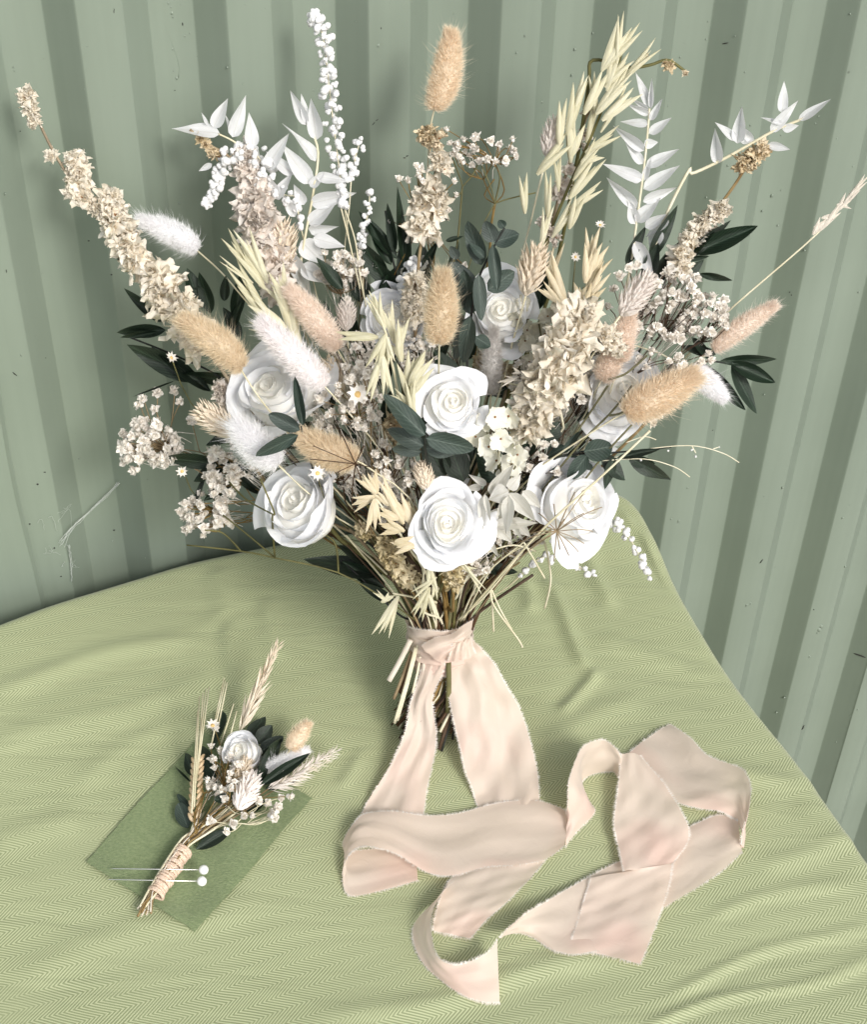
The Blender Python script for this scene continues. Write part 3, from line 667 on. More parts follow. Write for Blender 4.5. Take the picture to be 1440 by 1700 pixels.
# canary grass heads
def scale_head(parent, P0, P1, hw, m, n=120, L=.34, name='seed_head'):
    A = P1 - P0; LL = np.linalg.norm(A); d = A / LL; x, y, z = frame(d, [0.1, -1, .3]); g = G()
    def prof(t): return hw * (math.sin(math.pi * min(1, t ** .8)) ** .55 + .02)
    tt = np.linspace(.03, .97, 10); g.tube([P0 + A * t for t in tt], [prof(t) * .6 for t in tt], 8)
    for k in range(n):
        t = 1 - (k + .5) / n; a = k * 2.399 + rng.uniform(-.2, .2); on = math.cos(a) * x + math.sin(a) * z
        b = P0 + A * t + on * prof(t) * .55; dr = unit(on * (.5 + .25 * t) - d * 1.0 + rng.normal(0, .09, 3))
        ax, ay, az = frame(dr, on); ll = LL * L * rng.uniform(.8, 1.15) * (.75 + .4 * t); wd = ll * .15
        V = [b, b + ay * ll * .45 + ax * wd + az * wd * .0, b + ay * ll * .45 + az * wd * .75, b + ay * ll * .45 - ax * wd, b + ay * ll]
        g.add(V, [(0, 1, 2), (0, 2, 3), (1, 4, 2), (2, 4, 3)])
    return build(name, g, M[m], parent, smooth=False)
def canary(tip, base, wpx, off, m, label, n=120, L=.34, sm='stempale'):
    P0, P1 = at(*tip, off), at(*base, off); d = unit(P1 - P0); g = G(); g.tube(stem_path(P1 - d * .003, d), .0007, 5)
    par = build('canary_grass', g, M[sm], bouquet, label=label); scale_head(par, P0, P1, wpx * mpx(P0), m, n, L); return par
canary((893, 415), (873, 492), 24, .04, 'phal', 'beige canary grass head at the foot of the tall oats')
canary((332, 680), (392, 722), 25, .05, 'phal', 'beige canary grass head on the left beside the short white bunny tail')
canary((1076, 462), (1030, 525), 22, .06, 'phalw', 'pale pink canary grass head on the right among gypsophila')
canary((924, 200), (908, 262), 20, .0, 'phalw', 'white canary grass head tucked behind the tall oats', L=.3)
canary((470, 375), (468, 450), 24, .01, 'phal', 'beige grass head at the right edge of the pink cream larkspur')
canary((575, 505), (575, 550), 20, .045, 'phalw', 'silvery round seed head between bunny tail and oats')
canary((545, 600), (570, 650), 22, .04, 'phal', 'dim beige grass head right of the blush bunny tail')
canary((700, 772), (710, 815), 22, .075, 'phal', 'round tan seed head above the lower middle rose', n=160, L=.28)
# larkspur
def blossom(parent, p, size, key, nrm_):
    me = BLO[key][rng.integers(5)]; z = unit(nrm_); x, y, _ = frame(rng.normal(0, 1, 3), z)
    place('blossom', me, parent, p, (x, y, z), size)
def spike(label, pts, key, sizes, off, step=.62, around=3, sm='stem', offs=None, spread=.75, down=True, name='larkspur', tipkey=None):
    """pts photo polyline from tip to base, sizes half width of spike in px at each"""
    offs = offs or [off] * len(pts)
    W = np.array([at(x, y, o, .03) for (x, y), o in zip(pts, offs)])
    par, _ = sprig(name, W, .0016, sm, label, down)
    n = 200; C = catmull(W, n); S = np.interp(np.linspace(0, 1, n), np.linspace(0, 1, len(sizes)), sizes)
    Lc = np.concatenate([[0], np.cumsum(np.linalg.norm(np.diff(C, axis=0), axis=1))]); s = 0.0; k = 0; a = rng.uniform(0, 6)
    while s < Lc[-1]:
        i = min(int(np.searchsorted(Lc, s)), n - 2); hw = S[i] * mpx(C[i]); d = unit(C[i + 1] - C[i]); c = toc(C[i]); c = unit(c - (c @ d) * d); sd_ = np.cross(d, c)
        na = around if S[i] > 14 else 2
        for q in range(na):
            aa = a + q * 2 * math.pi / na + rng.uniform(-.3, .3); on = c * math.cos(aa) + sd_ * math.sin(aa)
            bl = hw * rng.uniform(.58, .78)
            ctr = C[i] + on * (hw - bl) * spread + d * rng.uniform(-.2, .2) * hw
            kk = tipkey if (tipkey and s < Lc[-1] * .25) else key
            blossom(par, ctr, bl, kk, on + c * .35 - d * .45 + rng.normal(0, .15, 3)); k += 1
        a += 1.1; s += hw * step
    return par
def multi_spike(label, stempts, clusters, key, sm='stem', step=.62, around=3, tipkey=None, spread=.75):
    """one stem, several runs of blossoms along it. clusters: list of (pts[(x,y,off)], sizes)"""
    W = np.array([at(x, y, o, .02) for x, y, o in stempts]); par, _ = sprig('larkspur', W, .0016, sm, label, True)
    for ci, (pts, sizes) in enumerate(clusters):
        C = catmull([at(x, y, o, .02) for x, y, o in pts], 120); S = np.interp(np.linspace(0, 1, 120), np.linspace(0, 1, len(sizes)), sizes)
        Lc = np.concatenate([[0], np.cumsum(np.linalg.norm(np.diff(C, axis=0), axis=1))]); s = 0.0; a = rng.uniform(0, 6)
        while s <= Lc[-1]:
            i = min(int(np.searchsorted(Lc, s)), 118); hw = S[i] * mpx(C[i]); d = unit(C[i + 1] - C[i]); c = toc(C[i]); c = unit(c - (c @ d) * d); sd_ = np.cross(d, c)
            na = around if S[i] > 14 else 1
            for q in range(na):
                aa = a + q * 2 * math.pi / na + rng.uniform(-.3, .3)
                if na == 1: aa = rng.uniform(-.6, .6)
                on = c * math.cos(aa) + sd_ * math.sin(aa); bl = hw * rng.uniform(.66, .90) * (1.3 if na == 1 else 1)
                blossom(par, C[i] + on * (hw - bl) * spread + d * rng.uniform(-.2, .2) * hw, bl, tipkey if (tipkey and ci == 0) else key, on + c * .35 - d * .45 + rng.normal(0, .15, 3))
            a += 1.1; s += hw * step
    return par
multi_spike('long cream larkspur spike reaching out to the far upper left', [(50, 170, .02), (85, 245, .02), (130, 315, .02), (200, 390, .025), (280, 480, .03), (345, 580, .04)],
    [([(42, 158, .02), (58, 205, .02)], [25, 17]), ([(84, 258, .02)] * 2, [19, 19]), ([(126, 265, .02), (134, 340, .02)], [30, 38]), ([(160, 345, .02), (175, 350, .022)], [26, 30]), ([(185, 335, .022), (198, 385, .025), (228, 435, .03)], [34, 46, 42]),
     ([(255, 455, .03), (295, 512, .035), (345, 590, .04)], [50, 60, 50])], 'cream', tipkey='cream')
multi_spike('broad pink cream larkspur spike on the upper left', [(395, 250, -.0), (430, 340, .0), (465, 470, .01), (480, 540, .02)],
    [([(405, 255, 0), (412, 290, 0)], [28, 38]), ([(420, 330, .0), (440, 400, .01), (462, 480, .02)], [54, 60, 40])], 'pinkcream', around=4, step=.55)
multi_spike('small tan larkspur tip hanging left above the pink cream spike', [(315, 215, 0), (345, 240, 0), (385, 265, 0), (420, 330, -.01)], [([(328, 225, 0), (362, 262, 0)], [10, 18])], 'tan', step=.9, around=2)
multi_spike('cream larkspur spike standing at the centre top with a tan tip', [(722, 215, -.01), (722, 300, -.01), (700, 400, .01), (693, 470, .03), (690, 540, .03)],
    [([(712, 225, 0), (735, 238, 0)], [28, 26]), ([(732, 265, 0), (730, 300, 0)], [28, 34]), ([(720, 325, .0), (706, 365, .005), (700, 400, .01)], [46, 50, 42]), ([(690, 470, .03), (688, 530, .03)], [30, 34])], 'cream', tipkey='tan')
multi_spike('large cream larkspur cluster right of centre in front of everything', [(975, 520, .06), (940, 600, .065), (885, 700, .06)],
    [([(960, 535, .07), (935, 590, .08)], [64, 70]), ([(930, 610, .08), (895, 670, .075), (872, 712, .07)], [72, 60, 40]), ([(1005, 560, .06), (1030, 582, .06)], [34, 20])], 'cream', around=4, step=.5)
multi_spike('cream larkspur spike with tan buds on the upper right', [(1262, 240, .0), (1225, 300, .0), (1190, 350, .0), (1140, 430, .01)],
    [([(1268, 245, 0), (1240, 270, 0), (1222, 272, 0)], [24, 28, 22]), ([(1195, 350, 0), (1165, 380, 0), (1140, 405, .01)], [26, 34, 28]), ([(1132, 425, .01), (1128, 460, .01)], [30, 32])], 'cream', tipkey='tan')
multi_spike('thin larkspur showing pale petals between the tall oats', [(1030, 95, -.01), (985, 170, -.01), (950, 260, -.01), (925, 340, -.01), (905, 420, 0)],
    [([(1020, 100, -.005), (1015, 108, -.005)], [14, 14]), ([(982, 170, -.01), (975, 200, -.01)], [18, 18]), ([(972, 225, -.01), (968, 250, -.01)], [22, 22]), ([(945, 285, -.01), (925, 330, -.01)], [24, 22]), ([(905, 370, 0), (925, 400, 0)], [20, 16])], 'pinkcream', around=2, step=.9)
multi_spike('dried brown larkspur tip bent over to the right at the top', [(1140, 120, -.0), (1110, 100, 0), (1080, 108, 0), (1045, 112, 0), (985, 100, -.0), (978, 140, -.0), (960, 260, -.01)],
    [([(1072, 95, 0), (1074, 97, 0)], [11, 11]), ([(1105, 106, 0), (1122, 115, 0)], [12, 12]), ([(1138, 121, 0)] * 2, [9, 9])], 'tan', sm='stemgreen', step=.9, around=2)
multi_spike('tan larkspur cluster low on the left of the binding', [(610, 870, .06), (650, 930, .06), (690, 990, .05)], [([(600, 878, .06), (612, 890, .06)], [18, 18]), ([(640, 905, .065), (655, 935, .065)], [28, 30]), ([(668, 950, .06), (690, 972, .06)], [30, 28])], 'ochre', around=3, step=.55)
multi_spike('ochre rolled larkspur heads under the lower middle rose', [(750, 945, .065), (752, 980, .06)], [([(752, 950, .07), (755, 975, .068)], [24, 24])], 'ochre', around=4, step=.5)
multi_spike('dusky cream larkspur low at far left', [(370, 640, .03), (385, 690, .03)], [([(368, 640, .03), (380, 690, .03)], [26, 24])], 'pinkcream', step=.6)
multi_spike('pink cream larkspur tips below the largest peach bunny tail', [(1085, 690, .04), (1060, 715, .04)], [([(1088, 690, .04), (1075, 712, .04)], [18, 14])], 'cream', step=.8, around=2)
multi_spike('brown shaded larkspur deep inside the centre', [(700, 620, -.0), (700, 700, .0)], [([(700, 610, .02), (715, 640, .02)], [20, 22]), ([(650, 700, .03), (668, 740, .03)], [22, 22]), ([(800, 600, .01), (880, 640, .0)], [26, 26])], 'tan', step=.7)
# dry hearts and short petals filling the inside
def hydra(label, items, key, root, off, sz=20):
    W = [at(*root, off)]; g = G(); pts = []
    for (x, y, o) in items:
        p = at(x, y, o); pts.append(p); g.tube(catmull([p, (p + W[0]) / 2 + rng.normal(0, .003, 3), W[0]], 8), .0006, 4)
    g.tube(stem_path(W[0]), .0015, 5); par = build('hydrangea', g, M['stemgreen'], bouquet, label=label)
    for p in pts:
        z = unit(toc(p) + rng.normal(0, .45, 3)); x, y, _ = frame(rng.normal(0, 1, 3), z)
        place('floret', HYD[key][rng.integers(4)], par, p, (x, y, z), sz * mpx(p) * rng.uniform(.85, 1.15))
hydra('ivory hydrangea florets right beneath the middle rose', [(800, 705, .08), (822, 692, .085), (845, 690, .08), (850, 735, .085), (832, 728, .09), (812, 742, .085), (860, 755, .08), (790, 725, .075), (826, 765, .08), (868, 728, .07), (850, 770, .07)], 'ivory', (830, 790), .05, 23)
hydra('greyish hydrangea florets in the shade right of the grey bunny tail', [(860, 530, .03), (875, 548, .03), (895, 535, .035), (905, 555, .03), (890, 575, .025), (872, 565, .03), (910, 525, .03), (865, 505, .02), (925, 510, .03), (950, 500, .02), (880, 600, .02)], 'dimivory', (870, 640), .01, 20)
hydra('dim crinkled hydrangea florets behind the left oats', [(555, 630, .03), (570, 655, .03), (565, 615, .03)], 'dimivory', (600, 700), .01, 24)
hydra('pale hydrangea petals high behind the white larkspur', [(680, 450, .0), (700, 440, .0), (668, 470, .0), (715, 510, .02), (690, 500, .01), (675, 545, .02), (640, 560, .03)], 'ivory', (680, 560), .0, 18)
# leaves
def leaf(parent, kind, b, t, wpx, ob=.0, ot=None, roll=0.0, name='leaf'):
    P0 = at(*b, ob); P1 = at(*t, ob if ot is None else ot); d = P1 - P0; L = np.linalg.norm(d); c = rot(toc(P0), d, roll)
    v = LEAF[kind][rng.integers(5)]; x, y, z = frame(d, c); place(name, v, parent, P0, (x, y, z), (wpx * mpx(P0) * 1.1, L, L))
def branch(name, label, stempts, kind, lv, sm, r=.0011, down=True):
    W = [at(x, y, o) for x, y, o in stempts]; par, _ = sprig(name, W, r, sm, label, down)
    for a in lv: leaf(par, kind, *a)
    return par
branch('bleached_ruscus', 'white ruscus sprig at the upper left with leaves pointing up', [(362, 222, .0), (395, 240, .0), (430, 280, .0), (450, 360, .0)], 'w',
    [((365, 222), (283, 211), 26, 0, 0, .3), ((354, 212), (379, 162), 22), ((386, 228), (408, 158), 24), ((388, 228), (374, 190), 8), ((420, 245), (413, 186), 23), ((345, 208), (334, 186), 6), ((415, 240), (432, 270), 16), ((352, 272), (330, 284), 10)], 'stempale')
branch('bleached_ruscus', 'white ruscus sprig left of the tall seed spike', [(510, 205, .0), (528, 250, .0), (520, 320, .0), (508, 385, .0), (500, 430, .0)], 'w',
    [((509, 208), (481, 148), 18), ((510, 205), (500, 155), 14), ((526, 232), (516, 162), 25), ((524, 268), (472, 200), 26, 0, 0, .4), ((517, 305), (467, 238), 28), ((440, 282), (482, 218), 24), ((487, 290), (440, 250), 20), ((515, 310), (540, 285), 16),
     ((524, 292), (580, 302), 18), ((515, 338), (592, 320), 26), ((512, 372), (560, 335), 24), ((512, 380), (563, 378), 24, 0, 0, .5), ((520, 395), (574, 410), 24), ((505, 340), (487, 305), 18), ((500, 400), (540, 440), 34), ((490, 360), (468, 320), 16), ((455, 330), (487, 285), 18), ((460, 330), (445, 290), 18),
     ((500, 440), (545, 470), 28), ((480, 420), (520, 500), 26)], 'stempale', .0013)
branch('bleached_ruscus', 'white ruscus sprig standing upright on the right with paired leaves', [(1079, 180, .0), (1074, 240, .0), (1067, 300, .0), (1056, 380, .0), (1050, 430, .0)], 'w',
    [((1080, 178), (1056, 120), 15), ((1081, 180), (1083, 128), 9), ((1077, 182), (1046, 162), 8), ((1078, 190), (1041, 172), 12), ((1080, 200), (1101, 163), 12), ((1077, 205), (1030, 202), 14), ((1078, 222), (1116, 195), 16),
     ((1070, 250), (1018, 208), 18), ((1068, 272), (1037, 232), 16), ((1073, 276), (1129, 247), 19), ((1069, 298), (1001, 272), 20), ((1069, 300), (1082, 262), 12), ((1069, 314), (1130, 274), 22), ((1065, 300), (1035, 285), 16), ((1068, 335), (1127, 310), 18),
     ((1058, 345), (1006, 293), 20), ((1056, 368), (1098, 328), 22), ((1056, 372), (1045, 330), 20), ((1070, 240), (1094, 236), 16), ((1072, 378), (1108, 355), 18), ((1054, 400), (1085, 460), 24)], 'stempale', .0012)
branch('bleached_ruscus', 'white ruscus sprig with wide leaves at the far upper right', [(1340, 195, .0), (1290, 215, .0), (1245, 240, .0), (1200, 265, .0), (1150, 288, .0), (1145, 282, .0), (1110, 350, .0), (1085, 420, .0)], 'w',
    [((1326, 200), (1381, 164), 15), ((1300, 188), (1303, 134), 17), ((1280, 220), (1327, 166), 18), ((1300, 205), (1264, 195), 8), ((1225, 238), (1233, 176), 22), ((1225, 232), (1188, 203), 14), ((1250, 235), (1226, 205), 14), ((1192, 272), (1188, 212), 20), ((1230, 235), (1254, 232), 10),
     ((1275, 240), (1312, 248), 14), ((1300, 215), (1328, 208), 14), ((1095, 380), (1080, 420), 24), ((1110, 360), (1072, 395), 20)], 'stempale', .0015)
branch('bleached_ruscus', 'drooping white ruscus leaves beside the lower middle rose', [(850, 790, .07), (845, 812, .08), (835, 850, .07)], 'wb',
    [((815, 822), (857, 766), 24, .08, .08), ((800, 808), (770, 812), 12, .07, .07), ((808, 805), (777, 787), 12, .07), ((845, 812), (865, 788), 22, .085), ((845, 815), (810, 830), 34, .09, .09), ((846, 818), (893, 870), 26, .09, .09), ((845, 822), (840, 893), 22, .095, .095), ((843, 822), (825, 860), 12, .09),
     ((835, 845), (870, 900), 14, .08), ((810, 850), (850, 900), 46, .07, .08), ((820, 870), (895, 868), 20, .08), ((800, 825), (801, 885), 14, .09), ((805, 820), (815, 868), 10, .095), ((800, 880), (830, 928), 14, .085), ((795, 895), (812, 920), 10, .08), ((830, 795), (842, 768), 20, .06), ((868, 815), (900, 845), 20, .07), ((850, 860), (880, 890), 22, .06)], 'stempale')
branch('bleached_ruscus', 'cream ruscus leaf in shade under the middle rose', [(735, 750, .03), (740, 790, .03)], 'wb', [((735, 752), (775, 770), 18, .03), ((700, 745), (735, 765), 18, .03)], 'stempale')
branch('ruscus_branch', 'dark green ruscus branch spreading to the left of the bouquet', [(215, 560, .0), (290, 590, .0), (370, 630, .01), (430, 700, .02)], 'g',
    [((275, 548), (194, 552), 22), ((262, 552), (200, 560), 10), ((330, 632), (210, 572), 34), ((350, 650), (250, 575), 20), ((268, 535), (205, 478), 17), ((330, 500), (310, 445), 26), ((350, 520), (330, 450), 22), ((372, 500), (375, 455), 15), ((390, 530), (402, 450), 22), ((290, 632), (222, 658), 3), ((400, 560), (370, 510), 20), ((340, 490), (318, 480), 18), ((420, 640), (300, 620), 22), ((380, 555), (405, 490), 14)], 'stemblack')
branch('ruscus_branch', 'dark green ruscus leaves low on the far left behind gypsophila', [(330, 760, .0), (400, 780, .0), (470, 800, .01)], 'g',
    [((360, 770), (270, 760), 24), ((380, 760), (320, 800), 26), ((340, 790), (318, 845), 8), ((420, 700), (340, 740), 24), ((400, 790), (340, 830), 18), ((440, 820), (370, 760), 26)], 'stemblack')
branch('ruscus_branch', 'dark green ruscus leaves standing behind the centre', [(640, 350, -.0), (650, 420, -.0), (670, 500, .0)], 'g',
    [((660, 430), (595, 350), 20), ((650, 440), (612, 365), 20), ((655, 420), (643, 335), 16), ((672, 440), (660, 310), 14), ((640, 470), (600, 400), 30), ((665, 470), (680, 370), 22), ((690, 470), (730, 395), 16), ((660, 500), (620, 430), 34), ((745, 460), (762, 400), 14), ((700, 480), (700, 400), 30), ((640, 500), (660, 440), 34), ((740, 400), (770, 392), 8)], 'stemblack')
branch('ruscus_branch', 'dark green ruscus leaves fanning out at the upper right', [(1160, 400, -.0), (1110, 460, .0), (1080, 540, .0)], 'g',
    [((1080, 430), (1126, 340), 22), ((1040, 440), (1073, 375), 17), ((1150, 420), (1259, 375), 30), ((1110, 440), (1190, 380), 26), ((1140, 432), (1180, 425), 8), ((1090, 470), (1130, 400), 26), ((1160, 455), (1218, 466), 12), ((1140, 430), (1215, 365), 18), ((1070, 470), (1095, 400), 24), ((1130, 470), (1170, 430), 18)], 'stemblack')
branch('ruscus_branch', 'dark green ruscus leaves at the right edge below the slim bunny tail', [(1215, 605, .01), (1180, 600, .01), (1140, 610, .01), (1080, 650, .02)], 'g',
    [((1195, 600), (1294, 596), 17, .01), ((1215, 602), (1286, 634), 24, .01), ((1215, 605), (1257, 686), 22, .01), ((1160, 600), (1236, 678), 22, .01), ((1190, 588), (1130, 575), 16, .01), ((1150, 560), (1185, 600), 14, .01), ((1165, 625), (1175, 660), 6, .01)], 'stemblack')
branch('ruscus_branch', 'dark green ruscus branch pointing right above the lower right rose', [(1115, 742, .04), (1060, 748, .04), (1010, 752, .04), (930, 758, .04), (880, 790, .03)], 'g',
    [((1045, 760), (1117, 800), 26, .04, .04, .2), ((1045, 765), (1090, 770), 18, .04), ((1000, 755), (1038, 797), 26, .045), ((1020, 758), (1005, 812), 17, .05), ((1025, 760), (1098, 745), 12, .05)], 'stemblack', .001)
branch('ruscus_branch', 'grey green ruscus leaves on the right between stems and rose', [(1000, 745, .045), (930, 758, .045), (880, 790, .04)], 'e',
    [((970, 750), (1018, 740), 34, .05, .05, .5), ((975, 755), (945, 798), 26, .05), ((935, 752), (965, 715), 12, .045), ((930, 765), (888, 780), 20, .04), ((950, 770), (965, 760), 20, .04), ((905, 760), (940, 740), 22, .03), ((980, 768), (972, 790), 16, .04)], 'stemblack', .001)
branch('eucalyptus_sprig', 'blue green eucalyptus sprig upright right of the sandy bunny tail', [(838, 378, .06), (815, 420, .06), (796, 460, .06), (783, 520, .065), (776, 600, .06)], 'e',
    [((800, 440), (776, 364), 28, .06), ((805, 428), (780, 404), 14, .065), ((820, 402), (806, 366), 26, .06), ((820, 402), (863, 388), 28, .06), ((818, 406), (826, 482), 20, .065, .065), ((795, 455), (800, 532), 22, .07, .07), ((810, 482), (856, 450), 30, .055, .05), ((790, 485), (748, 435), 30, .05), ((782, 522), (770, 445), 26, .055), ((782, 525), (768, 606), 27, .075, .075),
     ((780, 525), (752, 600), 22, .07, .06), ((790, 560), (815, 575), 22, .06), ((760, 430), (748, 408), 16, .05), ((790, 480), (765, 470), 22, .05), ((838, 378), (828, 365), 14, .06), ((778, 520), (800, 470), 22, .055)], 'stemblack', .0012)
branch('eucalyptus_sprig', 'three blue green eucalyptus leaves in front between the two middle roses', [(708, 722, .1), (706, 740, .095), (712, 780, .07)], 'e',
    [((706, 722), (636, 656), 32, .1, .105), ((704, 740), (642, 712), 28, .095, .095), ((708, 728), (790, 746), 32, .1, .1), ((706, 745), (775, 740), 34, .09, .085), ((700, 750), (650, 745), 20, .085)], 'stemblack', .0012)
branch('eucalyptus_sprig', 'blue green eucalyptus leaves crossing the left rose', [(500, 708, .09), (505, 730, .085), (520, 780, .07)], 'e',
    [((503, 706), (489, 622), 15, .1, .1), ((498, 714), (446, 688), 24, .095, .09), ((495, 722), (425, 757), 22, .1, .1), ((500, 720), (530, 740), 14, .08)], 'stemblack', .001)
branch('ruscus_branch', 'dark green ruscus leaves hanging low left of the binding', [(560, 925, .0), (600, 960, .01), (650, 1010, .01)], 'g',
    [((640, 950), (502, 928), 34, .0), ((640, 975), (565, 930), 26, .0), ((655, 1000), (592, 965), 18, .01), ((620, 935), (560, 905), 22, .01)], 'stemblack')
branch('ruscus_branch', 'dark green leaves added to darken the heart of the bouquet', [(740, 640, .0), (740, 720, .01)], 'g',  # leaves added so the gaps between the inner flowers look dark
    [((740, 790), (700, 720), 40, .04), ((770, 800), (740, 720), 40, .04), ((830, 800), (790, 740), 40, .03), ((760, 640), (720, 580), 36, .03), ((870, 760), (880, 690), 40, .03), ((900, 740), (930, 700), 36, .03), ((600, 800), (560, 740), 40, .03), ((620, 850), (570, 800), 44, .03),
     ((560, 760), (600, 720), 40, .02), ((700, 600), (660, 560), 40, .0), ((840, 660), (810, 600), 40, .0), ((780, 910), (850, 900), 34, .02), ((800, 940), (860, 950), 20, .02), ((550, 680), (520, 620), 36, .02), ((470, 740), (520, 700), 36, .03), ((640, 640), (600, 560), 44, .0), ((960, 700), (1000, 660), 36, .0), ((880, 820), (900, 770), 34, .03)], 'stemblack')
_f = []  # backing layer of leaves, added as dark fill behind the stems
for k in range(64):
    x_, y_ = 770 + 230 * rng.uniform(-1, 1), 690 + 215 * rng.uniform(-1, 1); a_ = math.atan2(y_ - 1050, x_ - 733) + rng.uniform(-.7, .7); l_ = rng.uniform(50, 80)
    if abs(x_ - 733) > (1020 - y_) * .75 + 10: continue
    _f.append(((x_, y_), (x_ + l_ * math.cos(a_), y_ + l_ * math.sin(a_)), rng.uniform(20, 32), rng.uniform(-.012, .012)))
branch('ruscus_branch', 'dark green backing leaves added to darken the gaps behind the middle stems', [(733, 700, -.01), (733, 900, -.005)], 'g', _f, 'stemblack')
# gypsophila
def gyp(label, cx, cy, rx, ry, n, off, size=7.5, root=None, extra=(), nfill=0, sm='stem', depth=.02, parent=None, PF=None, thin=.00035, bind=True):
    PF = PF or at; pts = []
    for i in range(n):
        a = rng.uniform(0, 2 * math.pi); r = math.sqrt(rng.uniform(0, 1)); pts.append((cx + rx * r * math.cos(a), cy + ry * r * math.sin(a), off + depth * rng.uniform(-.4, 1) * math.sqrt(max(0, 1 - r * r * .8))))
    pts += [(x, y, off) for x, y in extra]
    rx_, ry_ = root or (cx + (735 - cx) * .35, cy + (1000 - cy) * .4)
    Rt = PF(rx_, ry_, off - .01); P3 = [PF(*p) for p in pts]
    nodes = []
    for q in range(max(3, n // 6)):
        a = rng.uniform(0, 2 * math.pi); nodes.append(PF(cx + (rx_ - cx) * .35 + rx * .6 * math.cos(a), cy + (ry_ - cy) * .35 + ry * .55 * math.sin(a), off - .005))
    g = G()
    for nd in nodes:
        g.tube(catmull([nd, (nd + Rt) / 2 + rng.normal(0, .004, 3), Rt], 7), thin * 1.35, 4)
    for p in P3:
        nd = nodes[int(np.argmin([np.linalg.norm(p - q) + rng.uniform(0, .006) for q in nodes]))]
        g.tube(catmull([p, (p + nd) / 2 + rng.normal(0, .0025, 3), nd], 6), thin, 4)
    if bind: g.tube(stem_path(Rt), .0009, 5)
    par = build('gypsophila', g, M[sm], parent or bouquet, label=label)
    for p in P3:
        z = unit(toc(p) * .8 + (p - Rt) / np.linalg.norm(p - Rt) * .9 + rng.normal(0, .3, 3)); x, y, _ = frame(rng.normal(0, 1, 3), z)
        place('floret', FLO[rng.integers(7)], par, p, (x, y, z), size * 1.22 * mpx(p) * rng.uniform(.8, 1.2))
    if nfill:
        gg = G(); src = [floret_g(50 + i) for i in range(3)]
        for i in range(nfill):
            a = rng.uniform(0, 6.28); r = math.sqrt(rng.uniform(0, 1)); p = PF(cx + rx * r * math.cos(a), cy + ry * r * math.sin(a), off - .012 * rng.uniform(.2, 1))
            s_ = src[i % 3]; X = np.array(frame(rng.normal(0, 1, 3), toc(p) + rng.normal(0, .5, 3))) * size * mpx(p) * rng.uniform(.55, .95)
            gg.add(np.concatenate(s_.V) @ X + p, s_.F)
            q = p + (Rt - p) * .35 + rng.normal(0, .003, 3); gg.tube([p, (p + q) / 2 + rng.normal(0, .001, 3), q], thin * .8, 3)
        build('floret', gg, M['floret'], par, kind='stuff', label='tiny half dried florets deep in the spray')
    return par
gyp('cream gypsophila spray at the far left edge of the bouquet', 250, 738, 50, 42, 56, .0, 10, (400, 790), [(238, 662), (262, 653), (290, 650), (300, 668), (258, 680), (232, 672), (318, 700), (205, 720), (208, 765), (225, 780), (300, 745)], 24)
gyp('cream gypsophila hanging lowest at the left', 340, 855, 42, 32, 40, .0, 9.5, (470, 850), [(320, 830), (335, 820), (355, 815), (312, 880), (385, 870), (372, 845)], 10)
gyp('cream gypsophila knot below the small white star flower', 370, 790, 26, 46, 30, .01, 9.5, (480, 840), [(350, 752), (365, 748)], 8)
gyp('pinkish gypsophila spray left of centre behind the seed spike', 570, 450, 42, 32, 30, .0, 8.5, (600, 600), [(540, 420), (600, 420), (575, 500)], 40, depth=.01)
gyp('gypsophila spray running down left of the middle rose', 598, 660, 40, 62, 30, .07, 9, (640, 820), [(530, 665), (545, 690), (560, 662), (575, 610)], 30)
gyp('dark stemmed gypsophila above the lower oats', 655, 775, 42, 42, 26, .06, 8.5, (700, 900), [], 30, sm='stemdark')
gyp('dense pinkish gypsophila spray on the right', 1110, 505, 68, 62, 48, .02, 9.5, (980, 700), [(1030, 460), (1020, 480), (1045, 445), (1060, 440), (1010, 510)], 60, sm='stemdark', depth=.03)
gyp('small gypsophila head at the right edge of the dense spray', 1182, 530, 32, 36, 20, .02, 9, (1080, 640), [(1200, 500), (1185, 495)], 12, sm='stemdark')
gyp('thin gypsophila branch at the top right of the centre spike', 805, 255, 56, 26, 20, -.0, 7.5, (822, 338), [(742, 215), (748, 238), (770, 232), (792, 228), (815, 235), (830, 240), (852, 232), (785, 275), (797, 268), (755, 255), (822, 270)], 8)
gyp('loose gypsophila florets round the centre larkspur', 700, 300, 8, 20, 3, -.0, 7, (720, 450), [(662, 298), (678, 300), (692, 275), (700, 280), (755, 302), (758, 325), (648, 368), (745, 350), (770, 440), (780, 462), (625, 440), (648, 470)], 0)
gyp('gypsophila florets above the right rose', 1100, 600, 48, 20, 12, .03, 8, (1020, 690), [(1165, 600), (1180, 598), (1175, 588)], 12, sm='stemdark')
gyp('gypsophila florets under the blush bunny tail', 540, 690, 22, 34, 9, .05, 8, (600, 800), [], 20, sm='stemdark')
gyp('small gypsophila buds among the leaves at far upper right', 1000, 440, 30, 30, 3, .0, 6, (960, 560), [], 0, sm='stemgreen')
gyp('tan gypsophila deep between the right stems', 945, 690, 30, 60, 8, .0, 6, (880, 860), [], 60, sm='stemdark')
gyp('shaded gypsophila left of the lower rose', 610, 760, 40, 50, 8, .03, 7, (660, 900), [], 60, sm='stemdark')
gyp('shaded gypsophila in the upper middle', 720, 560, 60, 60, 6, .0, 6, (735, 720), [], 70, sm='stemdark')
gyp('shaded gypsophila under the left rose', 420, 745, 50, 50, 6, .02, 7, (540, 880), [], 50, sm='stemdark')
gyp('pinkish filler blossom between the left rose and the oats', 590, 590, 40, 40, 16, .045, 8, None, [], 50, sm='stemdark')
gyp('filler blossom in the gap above the lower oats', 570, 770, 34, 40, 14, .05, 8, None, [], 50, sm='stemdark')
